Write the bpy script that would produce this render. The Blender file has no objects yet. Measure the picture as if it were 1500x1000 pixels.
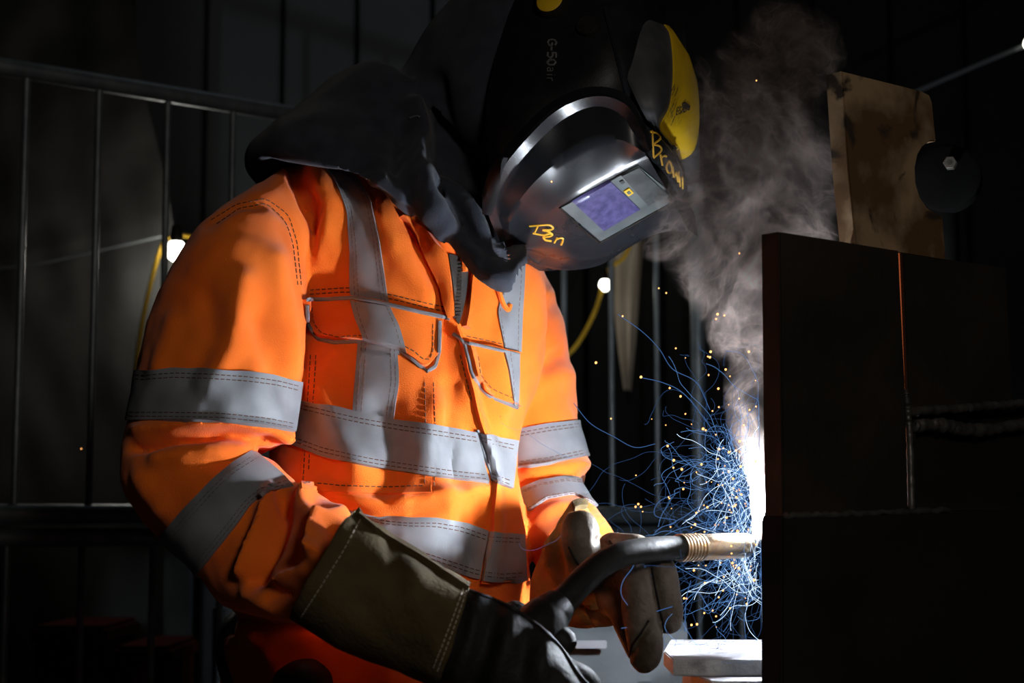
import bpy, bmesh, math, random
import numpy as np
from mathutils import Vector, Matrix, noise
from mathutils.bvhtree import BVHTree
random.seed(7)
SC = bpy.context.scene
COL = SC.collection

# ------------------------------------------------------------------ camera, world, lights, exposure
FPX, CAM_Z = 2500.0, 1.10
PITCH = math.atan(260 / FPX)
cam_d = bpy.data.cameras.new('camera')
cam = bpy.data.objects.new('camera', cam_d)
COL.objects.link(cam)
cam.location = (0, 0, CAM_Z)
cam.rotation_euler = (math.pi / 2 + PITCH, 0, 0)
cam_d.sensor_width = 36
cam_d.lens = 36 * FPX / 1500
cam_d.clip_start = 0.05
cam_d.dof.use_dof = True
cam_d.dof.focus_distance = 1.62
cam_d.dof.aperture_fstop = 7.0
SC.camera = cam
SC.view_settings.view_transform = 'Standard'
SC.view_settings.look = 'None'
SC.view_settings.exposure = 0.0
SC.view_settings.gamma = 1.0
SC.view_settings.use_curve_mapping = False
SC.cycles.use_denoising = True
SC.cycles.max_bounces = 6
SC.cycles.volume_bounces = 0
SC.cycles.volume_step_rate = 0.075
SC.cycles.volume_max_steps = 512
SC.cycles.sample_clamp_indirect = 4.0
w = bpy.data.worlds.new('world')
SC.world = w
w.use_nodes = True
w.node_tree.nodes['Background'].inputs[0].default_value = (0.5, 0.6, 0.7, 1)
w.node_tree.nodes['Background'].inputs[1].default_value = 0.002
ARC_POWER = 5400.0


def lamp(name, kind, loc, power, color, size=0.1, target=None):
    d = bpy.data.lights.new(name, kind)
    d.energy = power
    d.color = color
    if kind == 'AREA':
        d.size = size
    else:
        d.shadow_soft_size = size
    o = bpy.data.objects.new(name, d)
    COL.objects.link(o)
    o.location = loc
    if target is not None:
        o.rotation_euler = (Vector(target) - Vector(loc)).to_track_quat('-Z', 'Y').to_euler()
    return o


lamp('fill_light', 'AREA', (0.6, -0.4, 1.75), 6.3, (1.0, 0.9, 0.8), 0.3, (-0.2, 1.7, 1.25))  # unseen soft fill that lifts the sleeve and plate fronts
lamp('wall_fill', 'AREA', (-0.1, 3.0, 3.0), 0.35, (0.85, 0.95, 1.0), 0.4, (-0.5, 3.7, 1.6))  # unseen area light that brightens the wall cladding

# ------------------------------------------------------------------ helpers
_c, _s = math.cos(PITCH), math.sin(PITCH)


def ray(px, py):
    x, y = (px - 750) / FPX, -(py - 500) / FPX
    return Vector((x, _c - _s * y, _s + _c * y))


CAM = Vector((0, 0, CAM_Z))


def W(px, py, d):
    r = ray(px, py)
    return CAM + r * (d / r.y)


def pixel(P):
    P = np.asarray(P, float)
    q = P - np.array([0, 0, CAM_Z])
    yy = -_s * q[:, 1] + _c * q[:, 2]
    zz = _c * q[:, 1] + _s * q[:, 2]
    return np.stack([750 + FPX * q[:, 0] / zz, 500 - FPX * yy / zz], 1)


def mat(name, c1, c2=None, scale=8.0, rough=0.6, metal=0.0, bump=0.0, bscale=60.0, coat=0.0, detail=6.0,
        lo=0.35, hi=0.65, spec=0.5, sheen=0.0, rough2=None):
    m = bpy.data.materials.new(name)
    m.use_nodes = True
    nt = m.node_tree
    b = nt.nodes['Principled BSDF']
    b.inputs['Roughness'].default_value = rough
    b.inputs['Metallic'].default_value = metal
    b.inputs['Coat Weight'].default_value = coat
    b.inputs['Coat Roughness'].default_value = 0.12
    b.inputs['Specular IOR Level'].default_value = spec
    b.inputs['Sheen Weight'].default_value = sheen
    tc = nt.nodes.new('ShaderNodeTexCoord')
    if c2 is None:
        b.inputs['Base Color'].default_value = (*c1, 1)
    else:
        n = nt.nodes.new('ShaderNodeTexNoise')
        n.inputs['Scale'].default_value = scale
        n.inputs['Detail'].default_value = detail
        nt.links.new(tc.outputs['Object'], n.inputs['Vector'])
        r = nt.nodes.new('ShaderNodeValToRGB')
        r.color_ramp.elements[0].position = lo
        r.color_ramp.elements[0].color = (*c1, 1)
        r.color_ramp.elements[1].position = hi
        r.color_ramp.elements[1].color = (*c2, 1)
        nt.links.new(n.outputs['Fac'], r.inputs['Fac'])
        nt.links.new(r.outputs['Color'], b.inputs['Base Color'])
        if rough2 is not None:
            mr = nt.nodes.new('ShaderNodeMapRange')
            mr.inputs['From Min'].default_value = lo
            mr.inputs['From Max'].default_value = hi
            mr.inputs['To Min'].default_value = rough
            mr.inputs['To Max'].default_value = rough2
            nt.links.new(n.outputs['Fac'], mr.inputs['Value'])
            nt.links.new(mr.outputs['Result'], b.inputs['Roughness'])
    if bump > 0:
        n2 = nt.nodes.new('ShaderNodeTexNoise')
        n2.inputs['Scale'].default_value = bscale
        n2.inputs['Detail'].default_value = 4
        nt.links.new(tc.outputs['Object'], n2.inputs['Vector'])
        bp = nt.nodes.new('ShaderNodeBump')
        bp.inputs['Strength'].default_value = bump
        bp.inputs['Distance'].default_value = 0.002
        nt.links.new(n2.outputs['Fac'], bp.inputs['Height'])
        nt.links.new(bp.outputs['Normal'], b.inputs['Normal'])
    return m


def emis(name, color, strength):
    m = bpy.data.materials.new(name)
    m.use_nodes = True
    nt = m.node_tree
    nt.nodes.clear()
    e = nt.nodes.new('ShaderNodeEmission')
    e.inputs[0].default_value = (*color, 1)
    e.inputs[1].default_value = strength
    o = nt.nodes.new('ShaderNodeOutputMaterial')
    nt.links.new(e.outputs[0], o.inputs[0])
    return m


ROOTLOC = {}


def tag(o, label=None, cat=None, group=None, kind=None):
    if label:
        o['label'] = label
    if cat:
        o['category'] = cat
    if group:
        o['group'] = group
    if kind:
        o['kind'] = kind
    return o


def root(name, loc, label, cat, group=None):
    o = bpy.data.objects.new(name, None)
    COL.objects.link(o)
    o.empty_display_size = 0.05
    o.location = loc
    ROOTLOC[o.name] = Vector(loc)
    return tag(o, label, cat, group)


def mesh(name, V, F, m, parent=None, smooth=True, label=None, kind=None):
    """one mesh object from world-space vertices"""
    V = np.asarray(V, float).reshape(-1, 3)
    if parent is not None:
        off = ROOTLOC[parent.name]
    else:
        off = Vector(((V[:, 0].min() + V[:, 0].max()) / 2, (V[:, 1].min() + V[:, 1].max()) / 2, V[:, 2].min()))
    me = bpy.data.meshes.new(name)
    me.from_pydata((V - np.array(off)).tolist(), [], [tuple(f) for f in F])
    bm = bmesh.new()
    bm.from_mesh(me)
    bmesh.ops.recalc_face_normals(bm, faces=bm.faces)
    bm.to_mesh(me)
    bm.free()
    me.materials.append(m)
    if smooth:
        me.polygons.foreach_set('use_smooth', [True] * len(me.polygons))
        me.set_sharp_from_angle(angle=math.radians(42))
    o = bpy.data.objects.new(name, me)
    COL.objects.link(o)
    if parent is None:
        o.location = off
    else:
        o.parent = parent
    ROOTLOC[o.name] = Vector(off)
    return tag(o, label, None, None, kind)


def join(*parts):
    V, F = [], []
    for v, f in parts:
        n = len(V)
        V += [tuple(p) for p in v]
        F += [tuple(i + n for i in q) for q in f]
    return V, F


def catmull(P, n):
    """resample rows of P (k,d) to n rows with a Catmull-Rom spline"""
    P = np.asarray(P, float)
    k = len(P)
    if k == 2:
        t = np.linspace(0, 1, n)[:, None]
        return P[0] * (1 - t) + P[1] * t
    E = np.vstack([2 * P[0] - P[1], P, 2 * P[-1] - P[-2]])
    out = []
    for t in np.linspace(0, k - 1, n):
        i = min(int(t), k - 2)
        u = t - i
        p0, p1, p2, p3 = E[i], E[i + 1], E[i + 2], E[i + 3]
        out.append(.5 * (2 * p1 + (p2 - p0) * u + (2 * p0 - 5 * p1 + 4 * p2 - p3) * u * u + (3 * p1 - p0 - 3 * p2 + p3) * u ** 3))
    return np.array(out)


def linres(P, n):
    P = np.asarray(P, float)
    d = np.concatenate([[0], np.cumsum(np.linalg.norm(np.diff(P, axis=0), axis=1))])
    t = np.linspace(0, d[-1], n)
    return np.stack([np.interp(t, d, P[:, i]) for i in range(P.shape[1])], 1)


def grid_faces(n, m, wrap=False):
    F = []
    mm = m if wrap else m - 1
    for i in range(n - 1):
        for j in range(mm):
            a, b = i * m + j, i * m + (j + 1) % m
            F.append((a, b, b + m, a + m))
    return F


def loft(rings, nseg=32, nlen=24, p=2.0, cap=True):
    """rings: (ax, ay, bx, by, depth, half_depth[, tz]) - the two silhouette pixels of a cross-section, its distance and
    half thickness along the view; tz lifts its near side"""
    R = []
    for r in rings:
        A, B = W(r[0], r[1], r[4]), W(r[2], r[3], r[4])
        R.append([*A, *B, r[5], r[6] if len(r) > 6 else 0.0, r[7] if len(r) > 7 else 0.0])
    R = catmull(R, nlen)
    V = []
    for r in R:
        A, B, h, tz = r[:3], r[3:6], r[6], r[7]
        C, a, b = (A + B) / 2, (B - A) / 2, np.array([r[8], h, -tz])
        for k in range(nseg):
            th = 2 * math.pi * k / nseg
            co, si = math.cos(th), math.sin(th)
            co = math.copysign(abs(co) ** (2 / p), co)
            si = math.copysign(abs(si) ** (2 / p), si)
            V.append(C + a * co + b * si)
    F = grid_faces(nlen, nseg, True)
    V = np.array(V)
    if cap:
        n = len(V)
        V = np.vstack([V, V[:nseg].mean(0), V[-nseg:].mean(0)])
        for k in range(nseg):
            F.append((n, (k + 1) % nseg, k))
            F.append((n + 1, n - nseg + k, n - nseg + (k + 1) % nseg))
    return V, F


def tube(path, rad, nseg=10, cap=True):
    P = np.asarray(path, float)
    n = len(P)
    rad = np.full(n, rad) if np.isscalar(rad) else np.asarray(rad, float)
    V, prev = [], None
    for i in range(n):
        t = P[min(i + 1, n - 1)] - P[max(i - 1, 0)]
        t = t / (np.linalg.norm(t) + 1e-12)
        if prev is None:
            prev = np.cross(t, [0, 0, 1] if abs(t[2]) < .9 else [1, 0, 0])
        u = prev - t * prev.dot(t)
        u /= np.linalg.norm(u) + 1e-12
        v = np.cross(t, u)
        prev = u
        for k in range(nseg):
            a = 2 * math.pi * k / nseg
            V.append(P[i] + rad[i] * (u * math.cos(a) + v * math.sin(a)))
    F = grid_faces(n, nseg, True)
    if cap:
        F.append(tuple(range(nseg))[::-1])
        F.append(tuple(range((n - 1) * nseg, n * nseg)))
    return np.array(V), F


def box(x0, x1, y0, y1, z0, z1, bev=0.0):
    bm = bmesh.new()
    bmesh.ops.create_cube(bm, size=1)
    for v in bm.verts:
        v.co = Vector((x0 + (v.co.x + .5) * (x1 - x0), y0 + (v.co.y + .5) * (y1 - y0), z0 + (v.co.z + .5) * (z1 - z0)))
    if bev:
        bmesh.ops.bevel(bm, geom=bm.edges[:], offset=bev, segments=2, affect='EDGES')
    bm.verts.index_update()
    r = [tuple(v.co) for v in bm.verts], [tuple(v.index for v in f.verts) for f in bm.faces]
    bm.free()
    return r


def prism(poly, vec, bev=0.0):
    """polygon of 3-D points extruded by vec"""
    bm = bmesh.new()
    vs = [bm.verts.new(p) for p in poly]
    f = bm.faces.new(vs)
    r = bmesh.ops.extrude_face_region(bm, geom=[f])
    for v in [g for g in r['geom'] if isinstance(g, bmesh.types.BMVert)]:
        v.co += Vector(vec)
    if bev:
        ed = [e for e in bm.edges if len(e.link_faces) == 2 and e.calc_face_angle(0) > .6]
        bmesh.ops.bevel(bm, geom=ed, offset=bev, segments=2, affect='EDGES')
    bm.verts.index_update()
    out = [tuple(v.co) for v in bm.verts], [tuple(v.index for v in f.verts) for f in bm.faces]
    bm.free()
    return out


def union(parts, voxel, smooth=1):
    """one continuous skin over overlapping closed lofts"""
    V, F = join(*parts)
    me = bpy.data.meshes.new('tmp')
    me.from_pydata(V, [], F)
    bm = bmesh.new()
    bm.from_mesh(me)
    bmesh.ops.recalc_face_normals(bm, faces=bm.faces)
    bm.to_mesh(me)
    bm.free()
    o = bpy.data.objects.new('tmp', me)
    COL.objects.link(o)
    md = o.modifiers.new('r', 'REMESH')
    md.mode = 'VOXEL'
    md.voxel_size = voxel
    dg = bpy.context.evaluated_depsgraph_get()
    ev = o.evaluated_get(dg)
    m2 = bpy.data.meshes.new_from_object(ev)
    bm = bmesh.new()
    bm.from_mesh(m2)
    for _ in range(smooth):
        bmesh.ops.smooth_vert(bm, verts=bm.verts, factor=.5, use_axis_x=True, use_axis_y=True, use_axis_z=True)
    bm.verts.index_update()
    out = np.array([v.co[:] for v in bm.verts]), [tuple(v.index for v in f.verts) for f in bm.faces]
    bm.free()
    bpy.data.objects.remove(o)
    bpy.data.meshes.remove(me)
    bpy.data.meshes.remove(m2)
    return out


def normals(V, F):
    me = bpy.data.meshes.new('tmp')
    me.from_pydata(np.asarray(V).tolist(), [], [tuple(f) for f in F])
    bm = bmesh.new()
    bm.from_mesh(me)
    bmesh.ops.recalc_face_normals(bm, faces=bm.faces)
    bm.normal_update()
    N = np.array([v.normal[:] for v in bm.verts])
    bm.free()
    bpy.data.meshes.remove(me)
    return N


def segdist(Q, pts):
    d = np.full(len(Q), 1e9)
    for a, b in zip(pts[:-1], pts[1:]):
        a, b = np.array(a, float), np.array(b, float)
        ab = b - a
        t = np.clip(((Q - a) @ ab) / (ab @ ab), 0, 1)
        d = np.minimum(d, np.linalg.norm(Q - (a + t[:, None] * ab), axis=1))
    return d


def fold(V, F, folds, wr=()):
    """push cloth ridges (+) and valleys (-) into a surface: folds = (polyline, width, height)"""
    V = np.array(V, float)
    N = normals(V, F)
    Q = pixel(V)
    face = np.clip(-N[:, 1] * 2.0 + .35, 0, 1)
    D = np.zeros(len(V))
    for pts, wd, amp in folds:
        D += amp * np.exp(-(segdist(Q, pts) / wd) ** 2) * face
    for fr, amp, sx in wr:
        D += np.array([amp * noise.noise(Vector((p[0] * fr * sx, p[1] * fr, p[2] * fr))) for p in V])
    return V + N * D[:, None]


def bvh(*parts):
    V, F = join(*parts)
    return BVHTree.FromPolygons([Vector(v) for v in V], F)


def cast(t, px, py):
    r = ray(px, py).normalized()
    h = t.ray_cast(CAM, r)
    return h[0], h[1]


def on_surface(t, G):
    """G (na, nb, 2) pixels -> points and normals on the surface t; samples past the outline wrap round behind it"""
    na, nb = G.shape[:2]
    P = [[None] * nb for _ in range(na)]
    N = [[None] * nb for _ in range(na)]
    for i in range(na):
        for j in range(nb):
            p, n = cast(t, *G[i, j])
            if p is not None:
                if n.dot(ray(*G[i, j])) > 0:
                    n = -n
                P[i][j], N[i][j] = p, n
    hits = [(i, j) for i in range(na) for j in range(nb) if P[i][j] is not None]
    hs = np.array(hits)
    for i in range(na):
        for j in range(nb):
            if P[i][j] is None:
                k = np.argmin(np.abs(hs[:, 0] - i) + 3 * np.abs(hs[:, 1] - j))
                a, b = hits[k]
                dd = (G[i, j] - G[a, b]) * 1.7 / FPX
                q = Vector(P[a][b]) + Vector((dd[0], np.linalg.norm(dd) * 2.5, -dd[1]))
                c, n, _, _ = t.find_nearest(q)
                P[i][j], N[i][j] = c, n if n.dot(N[a][b]) > -.5 else -n
    P = np.array([[p[:] for p in r] for r in P])
    N = np.array([[n[:] for n in r] for r in N])
    for _ in range(3):
        M = N.copy()
        M[1:] += N[:-1]
        M[:-1] += N[1:]
        M[:, 1:] += N[:, :-1]
        M[:, :-1] += N[:, 1:]
        N = M / np.linalg.norm(M, axis=2, keepdims=True)
    return P, N


def strip(t, A, B, na, nb, off, thick=.0015, lift=None, spl=True):
    """a sheet with thickness lying on surface t between the pixel polylines A and B"""
    f = catmull if spl else linres
    A2, B2 = f(linres(A, max(8, len(A) * 3)) if spl else A, na), f(linres(B, max(8, len(B) * 3)) if spl else B, na)
    s = np.linspace(0, 1, nb)[None, :, None]
    G = A2[:, None, :] * (1 - s) + B2[:, None, :] * s
    P, N = on_surface(t, G)
    o = off if lift is None else off + lift(np.linspace(0, 1, na)[:, None], np.linspace(0, 1, nb)[None, :])[..., None]
    top, bot = P + N * (o + thick), P + N * (off - .003)
    n = na * nb
    V = np.vstack([top.reshape(-1, 3), bot.reshape(-1, 3)])
    F = grid_faces(na, nb)
    F += [tuple(i + n for i in q)[::-1] for q in F]
    rim = [(i, 0) for i in range(na)] + [(na - 1, j) for j in range(1, nb)] + [(i, nb - 1) for i in range(na - 2, -1, -1)] + [(0, j) for j in range(nb - 2, 0, -1)]
    ids = [i * nb + j for i, j in rim]
    for a, b in zip(ids, ids[1:] + ids[:1]):
        F.append((a, b, b + n, a + n))
    return V, F


def stroke(t, pts, rad, off=.0004, step=3.0, spl=True, ns=6):
    """a cord or a pen stroke lying on surface t along the pixel polyline"""
    L = np.linalg.norm(np.diff(np.array(pts, float), axis=0), axis=1).sum()
    n = max(4, int(L / step))
    G = (catmull(pts, n) if spl and len(pts) > 2 else linres(pts, n))[:, None, :]
    P, N = on_surface(t, G)
    return tube((P + N * off)[:, 0], rad, ns)


def stitches(t, pts, off=.0022, dash=6.0, gap=3.0, wd=.0006):
    """dashes of sewing thread along a pixel polyline"""
    pts = catmull(linres(pts, max(6, len(pts) * 2)), 60) if len(pts) > 2 else np.array(pts, float)
    L = np.linalg.norm(np.diff(pts, axis=0), axis=1).sum()
    n = max(1, int(L / (dash + gap)))
    Q = linres(pts, 2 * n + 1)
    parts = []
    for k in range(n):
        a, b = Q[2 * k], Q[2 * k] + (Q[2 * k + 1] - Q[2 * k]) * 1.35
        p, n1 = cast(t, *a)
        q, n2 = cast(t, *b)
        if p is None or q is None or (p - q).length > .03:
            continue
        parts.append(tube([p + n1 * off, q + n2 * off], wd, 4))
    return join(*parts)


def lerp_edges(A, B, s):
    n = 16
    A, B = linres(A, n), linres(B, n)
    return (A * (1 - s) + B * s).tolist()


# ------------------------------------------------------------------ materials
M = {}
M['orange'] = mat('orange_cloth', (.92, .15, .008), (.98, .19, .014), 14, .85, 0, .35, 900, sheen=.15, spec=.2)
M['tape'] = mat('reflective_tape', (.185, .19, .205), (.235, .24, .255), 30, .55, 0, .12, 1500, spec=.4)
M['thread'] = mat('dark_thread', (.09, .035, .02), (.12, .05, .03), 60, .9)
M['piping'] = mat('grey_piping', (.14, .145, .16), (.18, .185, .2), 90, .6)
M['hood'] = mat('black_cloth', (.027, .030, .040), (.039, .044, .057), 40, .95, 0, .4, 1200, spec=.1, sheen=.1)
M['olive'] = mat('olive_suede', (.055, .038, .015), (.09, .064, .028), 22, .9, 0, .5, 260, spec=.2)
M['leather_dark'] = mat('dark_leather', (.009, .008, .0078), (.021, .019, .018), 25, .65, 0, .5, 180, spec=.2)
M['suede'] = mat('brown_suede', (.27, .12, .035), (.40, .19, .06), 26, .92, 0, .5, 300, spec=.15)
M['leather_grey'] = mat('worn_leather', (.055, .036, .022), (.19, .155, .125), 22, .55, 0, .6, 160, spec=.4, lo=.4, hi=.68)
M['shell'] = mat('black_plastic', (.006, .006, .007), (.010, .010, .0115), 40, .4, 0, .08, 500, spec=.3, rough2=.5)
M['gloss'] = mat('glossy_black_plastic', (.013, .014, .017), (.016, .0175, .021), 30, .27, 0, 0, 300, spec=.42, rough2=.29)
M['satin'] = mat('satin_black_plastic', (.045, .047, .052), (.07, .072, .078), 35, .42, 0, .05, 300, spec=.5, rough2=.55)
M['yellow'] = mat('yellow_plastic', (.75, .48, .012), (.62, .38, .01), 30, .45, 0, .1, 200)
M['scuff'] = mat('scuffed_black', (.02, .016, .013), (.04, .03, .022), 80, .7)
M['lens'] = mat('purple_lens', (.035, .03, .11), (.085, .078, .2), 130, .35, 0, .05, 400, spec=.4)
M['cassette'] = mat('grey_lens_frame', (.08, .097, .097), (.12, .14, .14), 40, .4, 0, .06, 300)
M['cassette_dark'] = mat('dark_lens_cover', (.03, .035, .035), (.07, .08, .08), 60, .35, 0, .06, 300)
M['ink'] = mat('gold_pen', (.95, .55, .05), (.8, .42, .03), 90, .5)
M['greyink'] = mat('grey_print', (.1, .1, .1), (.13, .13, .13), 90, .6)
M['steel_dark'] = mat('mill_scale_steel', (.013, .010, .007), (.028, .020, .013), 9, .6, .3, .25, 90, detail=9)
M['steel_black'] = mat('sooty_steel', (.007, .006, .0055), (.012, .010, .008), 10, .8, .0, .3, 60, spec=.15)
M['bead'] = mat('weld_bead', (.06, .055, .05), (.12, .11, .10), 60, .45, .6, .3, 200)
M['bright_steel'] = mat('spattered_steel', (.22, .21, .21), (.42, .42, .43), 40, .5, .2, .5, 220, lo=.3, hi=.45)
M['nozzle'] = mat('nozzle_metal', (.62, .42, .26), (.85, .7, .5), 40, .28, .9, .1, 300)
M['rubber'] = mat('black_rubber', (.009, .008, .0075), (.017, .015, .013), 50, .6, 0, .2, 200, spec=.2)
M['galv'] = mat('galvanised_tube', (.12, .145, .155), (.19, .215, .23), 30, .45, .5, .1, 200)
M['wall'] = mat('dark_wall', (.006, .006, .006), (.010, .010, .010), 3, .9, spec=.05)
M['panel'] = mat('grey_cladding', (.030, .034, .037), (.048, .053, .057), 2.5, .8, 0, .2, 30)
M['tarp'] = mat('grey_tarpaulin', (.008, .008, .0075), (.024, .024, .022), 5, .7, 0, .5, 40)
M['shade_black'] = mat('shade_black', (.0015, .0015, .0015), (.0025, .0024, .0022), 30, .95, spec=.03)  # near-black albedo puts the shade on the clamp into its colour
M['tarp2'] = mat('dull_zinc', (.03, .026, .018), (.045, .04, .03), 60, .6)
M['cloth'] = mat('beige_cloth', (.30, .25, .19), (.42, .36, .29), 6, .9, 0, .3, 60)
M['sheet'] = mat('blue_grey_sheet', (.055, .064, .07), (.085, .096, .103), 6, .7, 0, .2, 60)
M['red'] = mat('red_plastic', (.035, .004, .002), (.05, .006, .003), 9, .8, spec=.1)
M['cable'] = mat('yellow_cable', (.75, .45, .03), (.65, .38, .02), 40, .5)
M['concrete'] = mat('concrete_floor', (.06, .06, .06), (.11, .11, .105), 3, .9, 0, .3, 40)
M['bulb'] = emis('lit_bulb', (1.0, .97, .85), 9)
M['edge_glow'] = emis('painted_edge_glow', (.55, .12, .04), .55)  # emission stands in for arc light on a plate edge
M['arc'] = emis('welding_arc', (.82, .9, 1.0), ARC_POWER)
M['spark'] = emis('spark_glow', (1.0, .42, .12), 3.2)
M['thread_blue'] = emis('blue_filament', (.16, .38, .85), 1.0)
M['thread_white'] = emis('white_filament', (.6, .78, 1.0), 2.2)
M['thread_dim'] = emis('dim_filament', (.07, .17, .42), .7)


def plate_material():
    """brown plate with paler worn patches, sooty stains and rust at its edges"""
    m = mat('rusty_plate', (.10, .052, .018), (.29, .20, .11), 13, .65, .15, .25, 80, detail=9, lo=.42, hi=.56)
    nt = m.node_tree
    b = nt.nodes['Principled BSDF']
    src = b.inputs['Base Color'].links[0].from_socket
    tc = nt.nodes['Texture Coordinate']
    n = nt.nodes.new('ShaderNodeTexNoise')
    n.inputs['Scale'].default_value = 19
    n.inputs['Detail'].default_value = 9
    n.inputs['Distortion'].default_value = 1.2
    nt.links.new(tc.outputs['Object'], n.inputs['Vector'])
    r = nt.nodes.new('ShaderNodeValToRGB')
    r.color_ramp.elements[0].position = .54
    r.color_ramp.elements[1].position = .62
    nt.links.new(n.outputs['Fac'], r.inputs['Fac'])
    mx = nt.nodes.new('ShaderNodeMix')
    mx.data_type = 'RGBA'
    nt.links.new(r.outputs['Color'], mx.inputs[0])
    nt.links.new(src, mx.inputs[6])
    mx.inputs[7].default_value = (.03, .02, .012, 1)
    nt.links.new(mx.outputs[2], b.inputs['Base Color'])
    return m


M['plate'] = plate_material()

# ------------------------------------------------------------------ setting: floor, walls
V, F = box(-3.2, 3.2, -1.0, 4.6, -.05, 0)
tag(mesh('floor', V, F, M['concrete'], smooth=False), kind='structure')
V, F = box(-3.2, 3.2, 3.82, 3.95, 0, 3.6)
wall = tag(mesh('wall_back', V, F, M['wall'], smooth=False), kind='structure')
V, F = box(2.0, 2.1, .5, 3.82, 0, 3.6)
wall_r = tag(mesh('wall_right', V, F, M['wall'], smooth=False), kind='structure')


def xz_at(px, py, d):
    p = W(px, py, d)
    return p.x, p.z


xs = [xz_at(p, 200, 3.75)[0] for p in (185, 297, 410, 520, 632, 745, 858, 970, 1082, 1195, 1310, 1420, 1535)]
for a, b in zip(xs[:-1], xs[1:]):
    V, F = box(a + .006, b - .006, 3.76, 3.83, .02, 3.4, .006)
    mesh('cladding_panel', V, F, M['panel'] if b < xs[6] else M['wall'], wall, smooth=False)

# dark tarpaulin hung in front of the left part of the wall
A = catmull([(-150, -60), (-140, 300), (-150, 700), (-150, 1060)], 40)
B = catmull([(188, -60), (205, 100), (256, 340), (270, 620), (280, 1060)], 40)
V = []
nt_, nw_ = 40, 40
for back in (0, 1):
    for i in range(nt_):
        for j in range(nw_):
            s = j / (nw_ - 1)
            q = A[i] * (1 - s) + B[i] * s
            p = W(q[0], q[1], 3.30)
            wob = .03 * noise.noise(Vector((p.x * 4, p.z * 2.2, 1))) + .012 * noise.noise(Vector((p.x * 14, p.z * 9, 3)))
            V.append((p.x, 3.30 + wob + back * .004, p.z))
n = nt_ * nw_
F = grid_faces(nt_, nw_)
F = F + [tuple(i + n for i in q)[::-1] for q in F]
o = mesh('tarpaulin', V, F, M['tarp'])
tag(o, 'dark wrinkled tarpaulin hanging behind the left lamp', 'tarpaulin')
V, F = tube(catmull([W(-120, 402, 3.25), W(40, 388, 3.25), W(120, 372, 3.25), W(240, 345, 3.22)], 20), .003, 6)
tag(mesh('rope', V, F, M['panel']), 'thin grey line strung across the dark tarpaulin', 'rope')

# pale strip of cloth lit by the right lamp
V = []
L = catmull([(902, 330), (898, 420), (905, 500), (915, 570)], 24)
R = catmull([(945, 320), (938, 420), (932, 500), (925, 572)], 24)
for back in (0, 1):
    for i in range(24):
        for j in range(9):
            s = j / 8
            q = L[i] * (1 - s) + R[i] * s
            p = W(q[0], q[1], 3.735)
            V.append((p.x, 3.735 + .02 * math.sin(s * 7 + i * .05) + back * .004, p.z))
F = grid_faces(24, 9)
F = F + [tuple(i + 216 for i in q)[::-1] for q in F]
tag(mesh('hanging_cloth', V, F, M['cloth']), 'narrow beige cloth hanging behind the barrier beside the right lamp', 'cloth')

# ------------------------------------------------------------------ barriers
BO, BD = np.array([-.72, 2.4]), np.array([.793, .61])


def bl(s, z):
    return np.array([*(BO + BD * s), z])


def barrier(z0, z1, first, label, s0, s1, rr, feet):
    o = root('crowd_barrier', tuple(bl((s0 + s1) / 2, z0 - rr)), label, 'barrier')
    V, F = tube([bl(s0, z1), bl(s1, z1)], .0135, 14)
    mesh('top_rail', V, F, M['galv'], o)
    V, F = tube([bl(s0, z0), bl(s1, z0)], rr, 14)
    mesh('bottom_rail', V, F, M['galv'], o)
    for s in (s0, s1):
        V, F = tube([bl(s, z0 - (0 if not feet else z0)), bl(s, z1)], .0135, 14)
        mesh('end_post', V, F, M['galv'], o)
    base = ROOTLOC[o.name]
    me = None
    k = math.ceil((s0 + .03 - first) / .1113)
    while first + k * .1113 < s1 - .04:
        p = bl(first + k * .1113, 0)
        if me is None:
            V, F = tube([(*p[:2], z0), (*p[:2], z1)], .0052, 10)
            b = mesh('bar', V, F, M['galv'], o)
            me, p0 = b, p
        else:
            b = me.copy()
            COL.objects.link(b)
            b.location = Vector((p[0] - p0[0], p[1] - p0[1], 0))
        k += 1
    return o


barrier(1.107, 1.745, .0238, 'grey tubular barrier standing on top of another, tall bars behind the welder', -.55, 1.353, .015, False)
barrier(.18, 1.074, .0150, 'lower grey tubular barrier whose top rail carries the one above', -.55, 1.8, .015, True)


# ------------------------------------------------------------------ festoon lamps with their cables
def festoon(px, py, d, r, label, cable):
    c = np.array(W(px, py, d))
    o = root('festoon_lamp', tuple(c), label, 'lamp', 'lamps on the yellow festoon cable')
    bm = bmesh.new()
    bmesh.ops.create_uvsphere(bm, u_segments=20, v_segments=12, radius=r)
    V = [tuple(np.array(v.co) * [1, 1, 1.15] + c) for v in bm.verts]
    bm.verts.index_update()
    F = [tuple(v.index for v in f.verts) for f in bm.faces]
    bm.free()
    mesh('bulb', V, F, M['bulb'], o)
    V, F = tube([c + [0, 0, r * .9], c + [0, 0, r * 1.5], c + [0, 0, r * 2.6]], [r * .62, r * .7, r * .5], 14)
    mesh('socket', V, F, M['rubber'], o)
    if cable:
        V, F = tube(catmull([W(a, b, e) for a, b, e in cable], 60), .0042, 8)
        mesh('cable', V, F, M['cable'] if px < 1000 else M['panel'], o, label='yellow cable' if px < 1000 else 'dark cable')
    return o


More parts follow.
